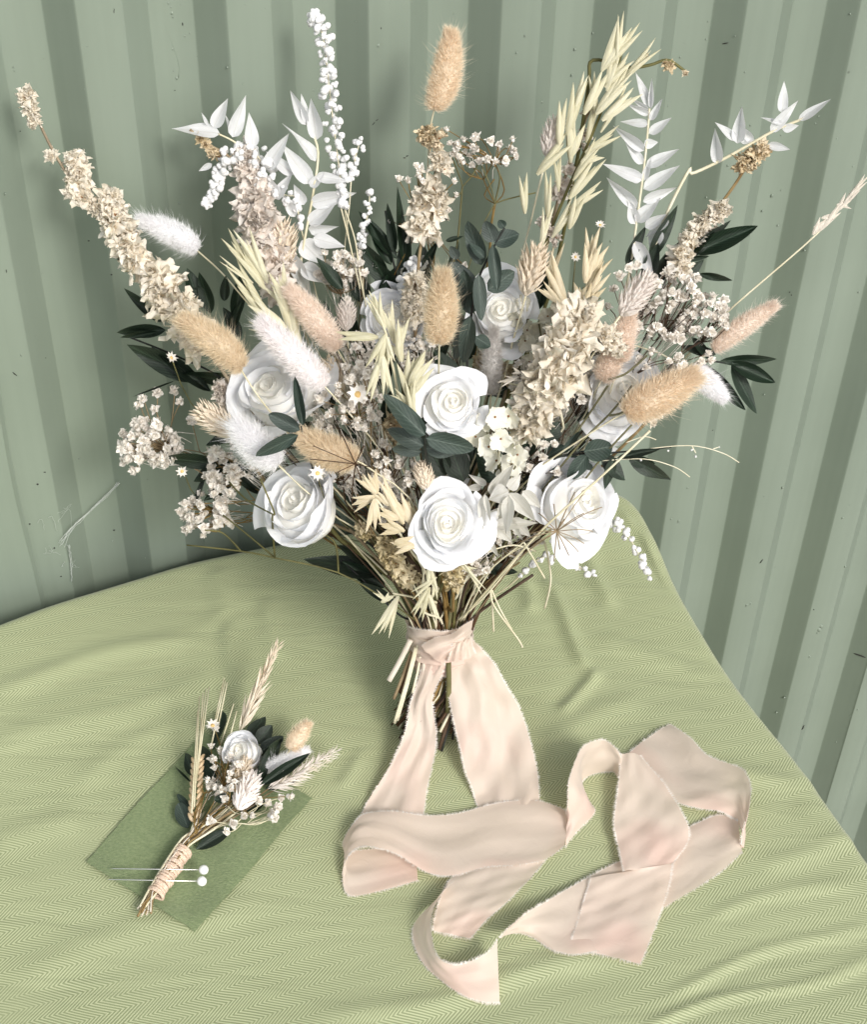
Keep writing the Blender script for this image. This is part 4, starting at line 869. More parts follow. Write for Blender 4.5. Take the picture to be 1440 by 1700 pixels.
gyp('filler blossom left of the lower middle rose', 660, 840, 30, 40, 12, .055, 7.5, None, [], 50, sm='stemdark')
gyp('tan filler blossom below the lower middle rose', 790, 930, 36, 24, 8, .045, 6.5, None, [], 50, sm='stem')
gyp('filler blossom between the right roses', 900, 770, 44, 40, 14, .035, 7.5, None, [], 60, sm='stemdark')
gyp('filler blossom in the shade above the right rose', 960, 640, 40, 44, 14, .03, 7.5, None, [], 60, sm='stemdark')
gyp('filler blossom behind the sandy bunny tail', 690, 590, 40, 34, 12, .04, 7.5, None, [], 50, sm='stemdark')
gyp('filler blossom between eucalyptus and larkspur', 880, 640, 34, 44, 10, .03, 7.5, None, [], 50, sm='stemdark')
gyp('filler blossom at the left between bunny tails', 440, 690, 40, 30, 12, .04, 7.5, None, [], 40, sm='stemdark')
gyp('straw coloured filler low in the right stems', 850, 900, 50, 24, 8, .03, 6, None, [], 50, sm='stem')
# white seed spikes
def seedspike(label, pts, rad, n, sz=6, down=True, lobes=None):
    W = [at(*p) for p in pts]; par, _ = sprig('white_seed_spike', W, .0006, 'stempale', label, down); C = catmull(W, 80)
    for k in range(n):
        t = (k + .5) / n; i = int(t * 79); R_ = np.interp(t, np.linspace(0, 1, len(rad)), rad) * mpx(C[i])
        if R_ <= 0: continue
        a = k * 2.4; d = unit(C[min(i + 1, 79)] - C[i - 1 if i else 0]); c = toc(C[i]); c = unit(c - (c @ d) * d); on = c * math.cos(a) + np.cross(d, c) * math.sin(a)
        p = C[i] + on * R_ * rng.uniform(.5, 1); x, y, z = frame(rng.normal(0, 1, 3), on)
        place('bud', SEED[rng.integers(4)], par, p, (x, y, z), sz * mpx(p) * .90 * rng.uniform(.6, 1.3))
    return par
seedspike('tall spike of white round seeds at the top left', [(520, 22, 0), (536, 60, 0), (545, 130, 0), (553, 200, 0), (562, 270, .0), (572, 345, 0)], [5, 9, 12, 14, 14, 17, 14, 13, 17, 15, 6, 9], 66, 9)
seedspike('short white seed sprig right of the tall spike', [(600, 228, 0), (590, 262, 0), (583, 300, 0)], [3, 8, 10, 5, 0], 9, 8)
seedspike('white seed sprig leaning at the right of the tall spike', [(614, 316, 0), (612, 350, 0), (604, 385, 0), (600, 410, 0)], [5, 7, 6, 8, 8], 15, 8)
seedspike('hanging white seed sprig at the far left of the ruscus', [(344, 342, 0), (356, 312, 0), (370, 275, 0), (395, 252, 0), (430, 262, 0), (440, 300, -.0)], [5, 6, 8, 16, 17, 20, 20], 46, 9.5)
seedspike('white seed cluster beside the pink cream larkspur', [(455, 320, 0), (480, 325, 0), (490, 330, 0), (500, 380, 0)], [8, 14, 10, 0], 12, 8)
seedspike('white seeds in front of the deep white rose', [(690, 430, .01), (680, 460, .01), (668, 500, .015)], [8, 12, 12], 20, 9)
seedspike('white seed sprig hanging over the cloth below the lower right rose', [(1080, 962, .02), (1066, 930, .02), (1050, 900, .02), (1035, 880, .02), (1020, 868, .02), (990, 860, .01)], [4, 5, 7, 9, 5, 0], 15, 8)
seedspike('small white seed sprig lying low at the right of the stems', [(988, 955, .0), (968, 945, .0), (940, 930, .0), (900, 925, .0), (860, 960, .0)], [6, 7, 6, 5, 0], 16, 7)
# star flowers
def star(x, y, r, off, label, face=(0, 0), root=None):
    p = at(x, y, off); z = unit(toc(p) + CR * face[0] + CU * face[1]); par = None
    g = G(); g.tube(stem_path(p - z * .001, -z - AX * .8), .00045, 4); par = build('star_flower', g, M['stemgreen'], bouquet, label=label)
    a, b, _ = frame(rng.normal(0, 1, 3), z); place('flower_head', DAI[rng.integers(3)], par, p, (a, b, z), r * .85 * mpx(p))
star(302, 782, 14, .02, 'single white star flower at the left between gypsophila sprays')
star(527, 786, 19, .1, 'white star flower with yellow eye above the lower left rose')
star(284, 594, 14, .05, 'cream star flower under the long left larkspur')
star(956, 427, 12, .0, 'tiny pale star flower near the upper right ruscus', (0, .8))
star(997, 374, 13, .0, 'tiny star flower with brown cup beside the cream oats', (.2, .9))
star(594, 655, 26, .09, 'open cream star flower with orange eye left of centre')
star(930, 495, 10, .0, 'small dim star flower behind the larkspur', (0, .8))
# oats
def oat_one(parent, b, t, wpx, key, o0, o1=None, roll=None):
    P0, P1 = at(*b, o0), at(*t, o0 if o1 is None else o1); d = P1 - P0; L = np.linalg.norm(d); c = rot(toc(P0), d, rng.uniform(-.5, .5) if roll is None else roll)
    x, y, z = frame(d, c); sx = wpx * 1.25 * mpx(P0) / .38
    if rng.uniform() < .5: sx = -sx
    place('spikelet', OAT[key][rng.integers(4)], parent, P0, (x, y, z), (sx, L, L * .8))
def oats(label, stempts, lst, key, sm='stempale', r=.0012, auto=None, name='oat_stalk'):
    W = [at(*p) for p in stempts]; par, _ = sprig(name, W, r, sm, label, True)
    for a in lst: oat_one(par, a[0], a[1], a[2], key, a[3] if len(a) > 3 else stempts[0][2] + .01)
    if auto:
        n, ln, w_, ang, lat, t0, t1 = auto; Pp = catmull(np.array(stempts, float), 60)
        for k in range(n):
            t = t0 + (t1 - t0) * (k + .5) / n; i = int(t * 59); p = Pp[i]; d = Pp[max(i - 2, 0)][:2] - Pp[min(i + 2, 59)][:2]; d = d / (np.linalg.norm(d) + 1e-9)
            sg = (1 if k % 2 else -1); a = sg * math.radians(ang * rng.uniform(.2, 1.2)); dd = np.array([d[0] * math.cos(a) - d[1] * math.sin(a), d[0] * math.sin(a) + d[1] * math.cos(a)])
            nn = np.array([-d[1], d[0]]) * sg; b = p[:2] + nn * lat * rng.uniform(.0, 1); l = ln * rng.uniform(.8, 1.15)
            oat_one(par, tuple(b), tuple(b + dd * l), w_ * rng.uniform(.8, 1.2), key, p[2] + rng.uniform(-.004, .012))
    return par
oats('tall pale green oat spray rising to the upper right of centre', [(1040, 60, 0), (1020, 130, 0), (985, 220, 0), (945, 310, 0), (905, 410, .0), (885, 490, .01)], [((1000, 118), (1042, 34), 22), ((1003, 115), (1068, 42), 20), ((1005, 145), (1052, 92), 20), ((990, 190), (1045, 122), 22), ((1000, 200), (1062, 148), 22),
    ((942, 225), (964, 132), 22), ((928, 240), (935, 162), 20), ((970, 190), (1010, 110), 22), ((965, 270), (1000, 252), 18), ((945, 330), (1000, 258), 22), ((892, 290), (952, 225), 22), ((945, 380), (965, 322), 20), ((872, 355), (868, 286), 16), ((950, 260), (960, 200), 24), ((955, 180), (975, 120), 16)], 'oat', 'stemgreen', .0015, (15, 84, 15, 28, 17, .14, .84))
oats('cream upright oat ear on the right above the larkspur cluster', [(985, 400, .02), (975, 470, .03), (962, 540, .03)], [((978, 440), (984, 374), 20, .04), ((978, 455), (1003, 400), 20, .045), ((972, 470), (985, 400), 22, .05), ((975, 480), (1014, 420), 20, .04), ((962, 500), (966, 470), 18, .04), ((975, 500), (1010, 445), 18, .045), ((965, 520), (995, 470), 20, .05), ((960, 520), (975, 480), 20, .04)], 'oatcream', auto=None)
oats('pale straw leaf like oat sheath behind the beige canary grass', [(905, 440, .02), (930, 500, .02)], [((940, 510), (905, 420), 26, .03), ((932, 505), (895, 470), 16, .035), ((900, 500), (930, 400), 20, .0)], 'oatcream')
oats('pale green oat spray crossing the pink cream larkspur on the left', [(375, 440, .04), (410, 490, .05), (450, 540, .055), (500, 580, .05)], [((450, 540), (380, 432), 22, .05), ((460, 545), (400, 470), 24, .055), ((425, 460), (370, 385), 18, .045), ((440, 480), (385, 400), 22, .05), ((475, 545), (415, 500), 24, .06), ((480, 520), (455, 440), 24, .055), ((490, 560), (470, 470), 26, .055), ((420, 470), (362, 428), 8, .05), ((470, 560), (410, 540), 12, .055), ((445, 470), (400, 375), 20, .05), ((500, 590), (480, 520), 20, .055), ((490, 520), (440, 470), 20, .05)], 'oat')
oats('pale oats hanging down in the centre left of the sandy bunny tail', [(610, 490, .085), (638, 545, .1), (650, 600, .09)], [((640, 545), (612, 490), 20, .09), ((636, 540), (622, 480), 16, .09), ((628, 560), (557, 558), 22, .1), ((640, 555), (615, 620), 20, .105), ((642, 558), (652, 605), 14, .105), ((634, 585), (645, 662), 18, .105), ((630, 600), (610, 665), 18, .105), ((645, 560), (636, 620), 14, .1), ((660, 590), (670, 525), 18, .09), ((665, 600), (660, 540), 18, .09),
    ((655, 570), (640, 500), 18, .08), ((680, 640), (716, 586), 24, .09), ((675, 635), (690, 580), 20, .085), ((685, 655), (712, 600), 22, .09), ((680, 665), (672, 600), 20, .085), ((690, 675), (648, 648), 14, .09), ((685, 690), (680, 625), 16, .095), ((690, 690), (665, 640), 18, .09), ((670, 600), (650, 560), 20, .08)], 'oat')
oats('cream oats clustered between the two lower roses', [(600, 790, .085), (640, 850, .09), (680, 910, .08)], [((625, 820), (595, 788), 14, .1), ((626, 820), (616, 780), 18, .095), ((622, 824), (582, 832), 16, .1), ((622, 826), (584, 845), 12, .1), ((622, 828), (616, 885), 20, .105), ((624, 828), (628, 872), 12, .105), ((660, 850), (630, 790), 20, .09), ((670, 870), (640, 810), 22, .09), ((685, 870), (655, 820), 22, .085), ((662, 862), (625, 845), 20, .095),
    ((672, 882), (632, 862), 20, .095), ((690, 880), (670, 830), 20, .08), ((668, 880), (630, 880), 18, .095), ((655, 900), (690, 900), 22, .095), ((688, 905), (650, 912), 20, .095), ((690, 860), (665, 830), 18, .08), ((650, 840), (620, 815), 16, .09)], 'oatcream')
oats('hanging oat spikelets just above the ribbon binding', [(705, 940, .07), (700, 985, .06)], [((712, 935), (718, 985), 15, .08), ((725, 958), (682, 990), 12, .08), ((712, 975), (683, 1023), 13, .075), ((714, 975), (697, 1032), 13, .075), ((712, 985), (729, 1034), 13, .075), ((716, 990), (720, 1020), 9, .07), ((770, 935), (806, 985), 9, .07), ((765, 940), (790, 950), 10, .07), ((722, 960), (722, 1000), 10, .07)], 'oat')
oats('pale oat spikelet hanging left over the cloth beside the binding', [(652, 985, .05), (680, 990, .05)], [((662, 990), (622, 1056), 18, .05), ((660, 992), (640, 1058), 14, .05), ((642, 998), (622, 980), 8, .05), ((640, 998), (650, 985), 14, .05), ((633, 1000), (650, 990), 12, .05)], 'oat')
oats('whitish grass tuft at the right of the middle rose', [(830, 632, .05), (860, 640, .05)], [((862, 625), (828, 640), 10, .07), ((862, 630), (835, 628), 8, .07), ((866, 620), (850, 615), 8, .07)], 'oatwhite')
oats('white bleached grass ear at the far right on a thin stalk', [(1428, 305, .0), (1395, 345, .0), (1350, 395, .0), (1215, 512, .0), (1160, 570, .0)], [((1350, 390), (1368, 360), 12, 0), ((1358, 385), (1382, 358), 12, 0), ((1368, 375), (1395, 350), 12, 0), ((1375, 365), (1402, 335), 12, 0), ((1388, 352), (1412, 325), 12, 0), ((1398, 345), (1425, 312), 11, 0), ((1408, 330), (1438, 298), 11, 0), ((1415, 322), (1442, 288), 9, 0), ((1352, 378), (1372, 370), 10, 0), ((1365, 362), (1385, 360), 9, 0), ((1390, 340), (1415, 340), 9, 0)], 'oatwhite', r=.0009, name='grass_ear')
# tendrils
def tendril(label, lines, m, r, buds=(), name='tendril'):
    g = G(); first = None
    for ln in lines:
        P = catmull([at(*p) for p in ln], 16); g.tube(P, r, 4)
    par = build(name, g, M[m], bouquet, label=label)
    for (x, y, o, s_) in buds:
        p = at(x, y, o); X = frame(rng.normal(0, 1, 3), toc(p)); place('bud', SEED[rng.integers(4)], par, p, X, s_ * mpx(p))
    return par
tendril('fine white tendril curling out over the wall at lower right', [[(1020, 760, .05), (1080, 745, .05), (1150, 740, .05), (1200, 752, .05), (1228, 768, .05)], [(1000, 765, .05), (1070, 762, .05), (1120, 775, .05), (1146, 792, .05)], [(1150, 741, .05), (1156, 752, .05)], [(1185, 745, .05), (1195, 742, .05)], [(1040, 735, .05), (1070, 725, .05), (1090, 730, .05)]], 'stempale', .0004,
    [(1110, 749, .05, 2.5), (1156, 757, .05, 3), (1150, 746, .05, 2.5), (1065, 764, .05, 2.5), (1195, 742, .05, 1.5)])
tendril('olive wiry twigs arching low on the left over the cloth', [[(310, 905, .03), (400, 915, .04), (456, 926, .05), (560, 950, .05), (640, 995, .045), (690, 1030, .03)], [(456, 926, .05), (452, 860, .08), (455, 850, .09), (432, 795, .09)], [(456, 926, .05), (420, 895, .04), (370, 855, .03)], [(400, 915, .04), (370, 885, .03), (340, 880, .03)], [(455, 855, .09), (410, 830, .06), (380, 800, .04)], [(562, 950, .05), (555, 900, .05), (520, 880, .05)]], 'stemgreen', .0007, name='twig')
tendril('brown starburst seed umbel over the tan bunny tail at lower left', [[(590, 770, .1), (590 + dx, 770 + dy, .105)] for dx, dy in [(-76, -8), (-70, -30), (-22, -48), (-30, 14), (14, -30), (26, 6), (10, 26)]] + [[(590, 770, .1), (588, 850, .07), (640, 930, .05)]], 'stemdark', .0004, name='seed_umbel')
tendril('brown spidery seed tuft at the lower edge of the right rose', [[(925, 882, .08), (925 + dx * .6, 882 + dy * .6 - abs(dx) * .05, .085), (925 + dx, 882 + dy, .08)] for dx, dy in [(-45, 4), (-30, -30), (-5, -45), (20, -45), (45, -30), (60, 0), (45, 20), (20, 40), (-5, 50), (-40, 25), (30, -65), (12, -20), (-60, 18), (75, -40), (55, -75), (5, 30), (36, 34), (-20, -8)]] + [[(925, 882, .08), (860, 930, .05), (790, 1020, .03)]], 'stem', .0004, name='seed_tuft')
tendril('long pale grass stalk crossing in front of the right rose', [[(1080, 715, .08), (1000, 790, .09), (900, 880, .085), (800, 990, .05), (765, 1030, .03)]], 'stempale', .0009, name='grass_stalk')
tendril('dark branching twig in the gap right of the larkspur', [[(1075, 590, .04), (1040, 620, .045), (1010, 630, .045)], [(1080, 630, .05), (1040, 680, .05), (1012, 690, .05)], [(1050, 640, .05), (1015, 685, .05), (960, 740, .05), (890, 830, .04), (800, 960, .03)], [(1065, 640, .05), (1050, 660, .05)], [(1010, 640, .045), (970, 700, .045), (900, 800, .04), (820, 930, .03)], [(1050, 705, .05), (1000, 760, .05), (930, 850, .04)]], 'stemgreen', .0009, name='twig')
tendril('dry straw blades spraying right just above the binding', [[(770, 1030, .02), (820, 940, .04), (900, 890, .04), (960, 850, .03)], [(765, 1030, .02), (800, 960, .04), (870, 900, .05)], [(760, 1030, .02), (810, 985, .04), (880, 900, .04)], [(815, 975, .04), (820, 1005, .035), (860, 1060, .02), (868, 1075, .02)], [(815, 975, .04), (830, 1010, .03), (850, 1045, .02)], [(815, 978, .04), (818, 1010, .03), (820, 1048, .02)], [(870, 900, .06), (905, 960, .05)], [(800, 920, .06), (850, 905, .06), (890, 915, .05)], [(905, 900, .05), (915, 960, .04), (905, 1010, .03)]], 'stempale', .0007, name='straw_blade')
tendril('pair of fine stems supporting the tall white seed spike', [[(572, 345, 0), (590, 400, .0), (600, 470, .01), (620, 560, .02)], [(565, 340, 0), (580, 400, 0), (598, 480, .01)], [(605, 410, 0), (602, 470, 0), (610, 520, .01)]], 'stempale', .0006, name='fine_stem')
tendril('olive forked stems of the thin gypsophila at centre top', [[(822, 338, 0), (845, 330, 0), (890, 320, 0)], [(822, 338, 0), (800, 380, 0), (770, 470, .01)], [(822, 338, 0), (830, 300, 0), (828, 285, 0)], [(800, 275, 0), (815, 310, 0), (822, 338, 0)], [(768, 310, 0), (785, 290, 0), (795, 270, 0)], [(755, 330, 0), (768, 310, 0), (750, 260, 0)], [(768, 310, 0), (760, 400, 0), (750, 450, 0)]], 'stemgreen', .0006, name='twig')
# grasses and straws of the bundle itself
for k in range(110):
    a = rng.uniform(-1, 1); kp, kb, ft = bind_path(.022); L = rng.uniform(.07, .14)
    up = kp + AX * L + np.array([1.0, 0, 0]) * a * L * .75 + PN * rng.uniform(-.02, .05)
    P = catmull([up, kp + AX * L * .35 + np.array([1.0, 0, 0]) * a * L * .18, kp, kb, ft], 14); g = G(); g.tube(P, rng.uniform(.0006, .0016), 5)
    build('stem', g, M[['stem', 'stemdark', 'stemgreen', 'stemdark', 'stemdark', 'stem', 'stempale', 'stemdark', 'stemgreen', 'stemdark'][k % 10]], bouquet)
for (a, b, r, m) in [((682, 1062, .02), (646, 1130, .022), .0022, 'oatwhite'), ((690, 1075, .02), (655, 1200, .02), .0012, 'stempale'), ((694, 1070, .02), (660, 1196, .02), .001, 'stempale'), ((684, 1080, .015), (654, 1160, .015), .0014, 'stem'), ((698, 1090, .02), (685, 1150, .02), .001, 'stempale'), ((704, 1090, .02), (700, 1150, .02), .0012, 'oatwhite'), ((688, 1080, .01), (665, 1150, .01), .002, 'stemdark'), ((745, 1100, .025), (744, 1182, .022), .0022, 'stemgreen')]:
    g = G(); g.tube(catmull([at(*a), at((a[0] + b[0]) / 2 + 1, (a[1] + b[1]) / 2, a[2]), at(*b)], 8), r, 6); build('stem', g, M[m], bouquet)
# ------------------------------------------------------------------ ribbon
def silk():
    m = bpy.data.materials.new('peach_silk'); m.use_nodes = True; n = m.node_tree; N = n.nodes; L = n.links; p = N['Principled BSDF']; out = N['Material Output']
    p.inputs['Roughness'].default_value = .48; p.inputs['Sheen Weight'].default_value = .4; p.inputs['Specular IOR Level'].default_value = .35
    tc = N.new('ShaderNodeTexCoord'); no = N.new('ShaderNodeTexNoise'); no.inputs['Scale'].default_value = 13; no.inputs['Detail'].default_value = 2; L.new(tc.outputs['Object'], no.inputs[0])
    cr = N.new('ShaderNodeValToRGB'); e = cr.color_ramp.elements; e[0].position = .36; e[1].position = .68; e[0].color = (.76, .645, .545, 1); e[1].color = (.80, .61, .525, 1)
    x = cr.color_ramp.elements.new(.52); x.color = (.785, .665, .57, 1)
    L.new(no.outputs[0], cr.inputs[0]); L.new(cr.outputs[0], p.inputs['Base Color'])
    wv = N.new('ShaderNodeTexNoise'); wv.inputs['Scale'].default_value = 1500; wv.inputs['Detail'].default_value = 1; L.new(tc.outputs['Object'], wv.inputs[0])
    n3 = N.new('ShaderNodeTexNoise'); n3.inputs['Scale'].default_value = 75; n3.inputs['Detail'].default_value = 5; n3.inputs['Distortion'].default_value = 1.2; L.new(tc.outputs['Object'], n3.inputs[0])
    ad = N.new('ShaderNodeMath'); ad.operation = 'MULTIPLY_ADD'; ad.inputs[1].default_value = .12; L.new(wv.outputs[0], ad.inputs[0]); L.new(n3.outputs[0], ad.inputs[2])
    b = N.new('ShaderNodeBump'); b.inputs['Strength'].default_value = .5; b.inputs['Distance'].default_value = .0009; L.new(ad.outputs[0], b.inputs['Height']); L.new(b.outputs[0], p.inputs['Normal'])
    t = N.new('ShaderNodeBsdfTranslucent'); L.new(cr.outputs[0], t.inputs[0]); mx = N.new('ShaderNodeMixShader'); mx.inputs[0].default_value = .35
    L.new(p.outputs[0], mx.inputs[1]); L.new(t.outputs[0], mx.inputs[2]); L.new(mx.outputs[0], out.inputs[0]); return m
M['silk'] = silk(); M['fray'] = mat('silk_fray', (.89, .85, .81), (.86, .80, .74), 50, .8, .3)
def fringe(g, line, outd, n, L=.0016, mi=1):
    line = np.asarray(line)
    for k in range(n):
        t = rng.uniform(0, len(line) - 1.001); i = int(t); p = line[i] * (1 - t + i) + line[i + 1] * (t - i); o = outd[i]; tg = unit(line[i + 1] - line[i])
        l = L * rng.uniform(.4, 1.5); d = unit(o + tg * rng.uniform(-.9, .9) + rng.normal(0, .3, 3)); s_ = tg * .00012
        m_ = p + d * l * .5 + rng.normal(0, l * .1, 3); e = p + d * l + rng.normal(0, l * .15, 3)
        g.add([p - s_ - o * .0006, p + s_ - o * .0006, m_ + s_ * .8, m_ - s_ * .8, e], [(0, 1, 2, 3), (3, 2, 4)], mi)
rg = G()
kc = at(733, 1060, 0)
# wrap: bands round the stems
def wrap_band(c, rx, rz, h, tilt, nz=13, na=90, sd=0):
    P = np.zeros((na, nz, 3)); e1 = np.array([1.0, 0, 0])
    for i in range(na):
        a = 2 * math.pi * i / na
        for j in range(nz):
            v = j / (nz - 1) - .5
            rr = 1 + .02 * math.sin(3 * a + sd) + .030 * math.sin(v * 20 + a * 1.3 + sd) + .018 * math.sin(5 * a + 11 * v + sd) + .012 * math.sin(11 * a - 17 * v)
            P[i, j] = c + e1 * rx * rr * math.cos(a) + PN * rz * rr * math.sin(a) + AX * (h * v + tilt * math.cos(a) + .0008 * math.sin(4 * a + sd))
    return P
for (yy, h, tl, rx, rz, sd) in ((1046, .020, .002, .0245, .026, 0), (1062, .019, -.003, .0238, .0262, 2), (1078, .016, .004, .0215, .024, 4), (1090, .012, .001, .0195, .0225, 6)):
    rg.grid(wrap_band(at(731, yy, 0), rx, rz, h, tl, sd=sd), wrap=True)
top_ = wrap_band(at(731, 1046, 0), .0247, .0262, .020, .002, nz=9, na=160); fringe(rg, top_[:, -1], [AX] * 160, 520, .0013); bot_ = wrap_band(at(731, 1090, 0), .0195, .0225, .012, .001, na=160, sd=6); fringe(rg, bot_[:, 0], [-AX] * 160, 300, .0013)
ribbon = build('ribbon', rg, [M['silk'], M['fray']], bouquet, label='peach silk ribbon wound round the stems')
def loft(rows, nrow=90, ncol=25, amp=.0012, sag=0.0, seed=0, lift=0.0):
    rows = np.array(rows, float); A = np.array([tc_(r[0], r[1], r[2] / 1000 + lift) for r in rows]); B = np.array([tc_(r[3], r[4], r[5] / 1000 + lift) for r in rows])
    A = catmull(A, nrow); B = catmull(B, nrow); r = np.random.default_rng(seed); P = np.zeros((nrow, ncol, 3)); q = r.uniform(0, 6, 6)
    for j in range(ncol):
        t = j / (ncol - 1); P[:, j] = A * (1 - t) + B * t
    du = np.gradient(P, axis=0); dv = np.gradient(P, axis=1); nn = np.cross(du, dv); nn /= np.linalg.norm(nn, axis=2)[:, :, None] + 1e-9
    I, J = np.meshgrid(np.arange(nrow), np.arange(ncol), indexing='ij'); u = I / nrow; v = J / (ncol - 1)
    hgt = amp * (np.sin(9 * u + 5 * v + q[0]) + .7 * np.sin(17 * u - 7 * v + q[1]) + .5 * np.sin(5 * v * 3 + 4 * u + q[2]) + .35 * np.sin(31 * u + 11 * v + q[3]) + .07 * np.sin(40 * v + 9 * u + 2 * np.sin(14 * u) + q[4]))
    hgt = hgt - sag * 4 * v * (1 - v)
    P = P + nn * hgt[:, :, None]
    zmin = TZ + np.vectorize(lambda a, b: float(Hc(a, b)))(P[:, :, 0], P[:, :, 1]) + .0012 + lift * .5
    P[:, :, 2] = np.maximum(P[:, :, 2], zmin); return P
def ribbon_strip(rows, name='ribbon_tail', ends=(0, 0), **k):
    P = loft(rows, **k); g = G(); g.grid(P); nrow, ncol = P.shape[:2]
    oa = P[:, 0] - P[:, 1]; oa /= np.linalg.norm(oa, axis=1)[:, None]; ob = P[:, -1] - P[:, -2]; ob /= np.linalg.norm(ob, axis=1)[:, None]
    La = np.linalg.norm(np.diff(P[:, 0], axis=0), axis=1).sum(); Lb = np.linalg.norm(np.diff(P[:, -1], axis=0), axis=1).sum()
    fringe(g, P[:, 0], oa, int(La / .0002), .0016); fringe(g, P[:, -1], ob, int(Lb / .0002), .0016)
    for e in (0, -1):
        if ends[0 if e == 0 else 1]:
            o = P[e] - P[1 if e == 0 else -2]; o /= np.linalg.norm(o, axis=1)[:, None]; fringe(g, P[e], o, 160, .0022)
    o = build(name, g, [M['silk'], M['fray']], ribbon)
    return o
zk = (at(742, 1085, .03)[2] - TZ) * 1000
print('zk', zk)
# knot folds
def plane_strip(rows, nrow=40, ncol=17, amp=.0012, seed=0, k=5):
    A = catmull([at(r[0], r[1], r[2]) for r in rows], nrow); B = catmull([at(r[3], r[4], r[5]) for r in rows], nrow); P = np.zeros((nrow, ncol, 3))
    for j in range(ncol):
        t = j / (ncol - 1); P[:, j] = A * (1 - t) + B * t
    I, J = np.meshgrid(np.linspace(0, 1, nrow), np.linspace(0, 1, ncol), indexing='ij')
    P = P + (PN * 1.0) * (amp * (np.sin(k * math.pi * J + 2 * I + seed) + .5 * np.sin(9 * I + 6 * J + seed)))[:, :, None] + PN * (.004 * (1 - (2 * J - 1) ** 2))[:, :, None]
    return P
for nm, rows, kk in (('knot', [(786, 1030, .018, 778, 1056, .02), (768, 1040, .029, 770, 1068, .03), (748, 1054, .032, 756, 1078, .033), (722, 1060, .032, 742, 1092, .034), (700, 1072, .030, 738, 1104, .032)], 4),
                     ('knot', [(752, 1066, .034, 782, 1058, .030), (748, 1080, .036, 784, 1070, .032), (744, 1098, .035, 790, 1086, .030)], 7)):
    P = plane_strip(rows, k=kk, seed=kk); g = G(); g.grid(P)
    for ln, inn in ((P[:, 0], P[:, 1]), (P[:, -1], P[:, -2])):
        o = ln - inn; o /= np.linalg.norm(o, axis=1)[:, None]; fringe(g, ln, o, 120, .0011)
    build(nm, g, [M['silk'], M['fray']], ribbon)
# left tail coming down to the cloth
ribbon_strip([(700, 1068, zk, 752, 1072, zk), (704, 1092, zk * .86, 745, 1092, zk * .9), (694, 1130, zk * .66, 731, 1125, zk * .74), (682, 1168, zk * .46, 717, 1163, zk * .52), (674, 1212, zk * .28, 724, 1215, zk * .28), (650, 1268, 13, 721, 1255, 12), (612, 1328, 6, 710, 1305, 5), (592, 1372, 3, 703, 1352, 2), (588, 1388, 2, 695, 1372, 1.5)], seed=1, amp=.0012)
# right tail
ribbon_strip([(744, 1084, zk, 778, 1060, zk), (744, 1105, zk * .84, 800, 1080, zk * .86), (745, 1142, zk * .66, 822, 1104, zk * .78), (751, 1184, zk * .45, 845, 1145, zk * .6), (761, 1228, zk * .27, 866, 1180, zk * .42), (771, 1275, 9, 881, 1232, 20), (784, 1310, 4, 893, 1286, 8), (796, 1345, 1.5, 896, 1337, 2)], seed=2, amp=.0018, nrow=70)
# band across, curling under at its left end
ribbon_strip([(943, 1348, 3, 938, 1404, 6), (900, 1331, 4, 905, 1427, 4), (848, 1330, 4.5, 848, 1437, 4.5), (807, 1337, 5, 807, 1440, 5), (756, 1351, 6, 751, 1454, 6), (704, 1354, 8, 708, 1449, 8), (655, 1346, 12, 660, 1420, 16), (620, 1347, 14, 628, 1407, 22), (600, 1353, 15, 604, 1403, 22), (588, 1366, 14, 586, 1409, 19), (578, 1385, 9, 573, 1425, 13),
    (573, 1405, 4, 570, 1452, 5), (582, 1412, 1.5, 581, 1486, 1.5), (632, 1408, 1.5, 640, 1477, 1.5), (690, 1405, 1.5, 694, 1461, 1.5)], seed=3, nrow=110, amp=.0007)
# standing loop between band and the wide panel
ribbon_strip([(941, 1352, 10, 939, 1405, 1.5), (943, 1338, 22, 962, 1376, 1.5), (946, 1309, 34, 989, 1347, 1.5), (951, 1278, 38, 978, 1325, 1.5), (966, 1242, 38, 966, 1302, 1.5), (986, 1231, 36, 975, 1289, 1.5), (1005, 1229, 34, 1001, 1281, 1.5), (1023, 1243, 28, 1018, 1280, 2), (1033, 1258, 20, 1028, 1290, 4)], seed=4, amp=.0005)
# wide pink panel
ribbon_strip([(1033, 1250, 17, 1064, 1252, 12), (1026, 1314, 12, 1104, 1302, 10), (1020, 1366, 10, 1130, 1345, 9), (1027, 1401, 9, 1145, 1388, 8), (1036, 1448, 9, 1117, 1434, 8)], seed=5, amp=.0007)
# upper right panel turning the corner
ribbon_strip([(1113, 1201, 2, 1030, 1258, 5), (1148, 1228, 4, 1075, 1295, 6), (1175, 1254, 6, 1120, 1331, 6), (1226, 1272, 11, 1160, 1341, 7), (1243, 1292, 17, 1200, 1348, 8), (1247, 1325, 19, 1222, 1363, 6), (1240, 1375, 15, 1232, 1388, 4), (1233, 1402, 8, 1230, 1410, 2)], ends=(1, 0), seed=6, amp=.0009, nrow=70)
# strip passing back to the left beneath
ribbon_strip([(1226, 1362, 7, 1233, 1414, 5), (1195, 1352, 4, 1200, 1445, 3), (1150, 1370, 2.5, 1160, 1472, 2), (1080, 1405, 2, 1090, 1515, 1.5), (1010, 1440, 2.5, 1030, 1565, 1.5), (965, 1464, 4, 968, 1584, 1.5), (920, 1489, 8, 925, 1580, 1.5), (878, 1514, 14, 885, 1557, 1.5), (850, 1535, 19, 857, 1550, 5), (830, 1556, 20, 832, 1556, 12)], seed=7, amp=.0006, nrow=80)
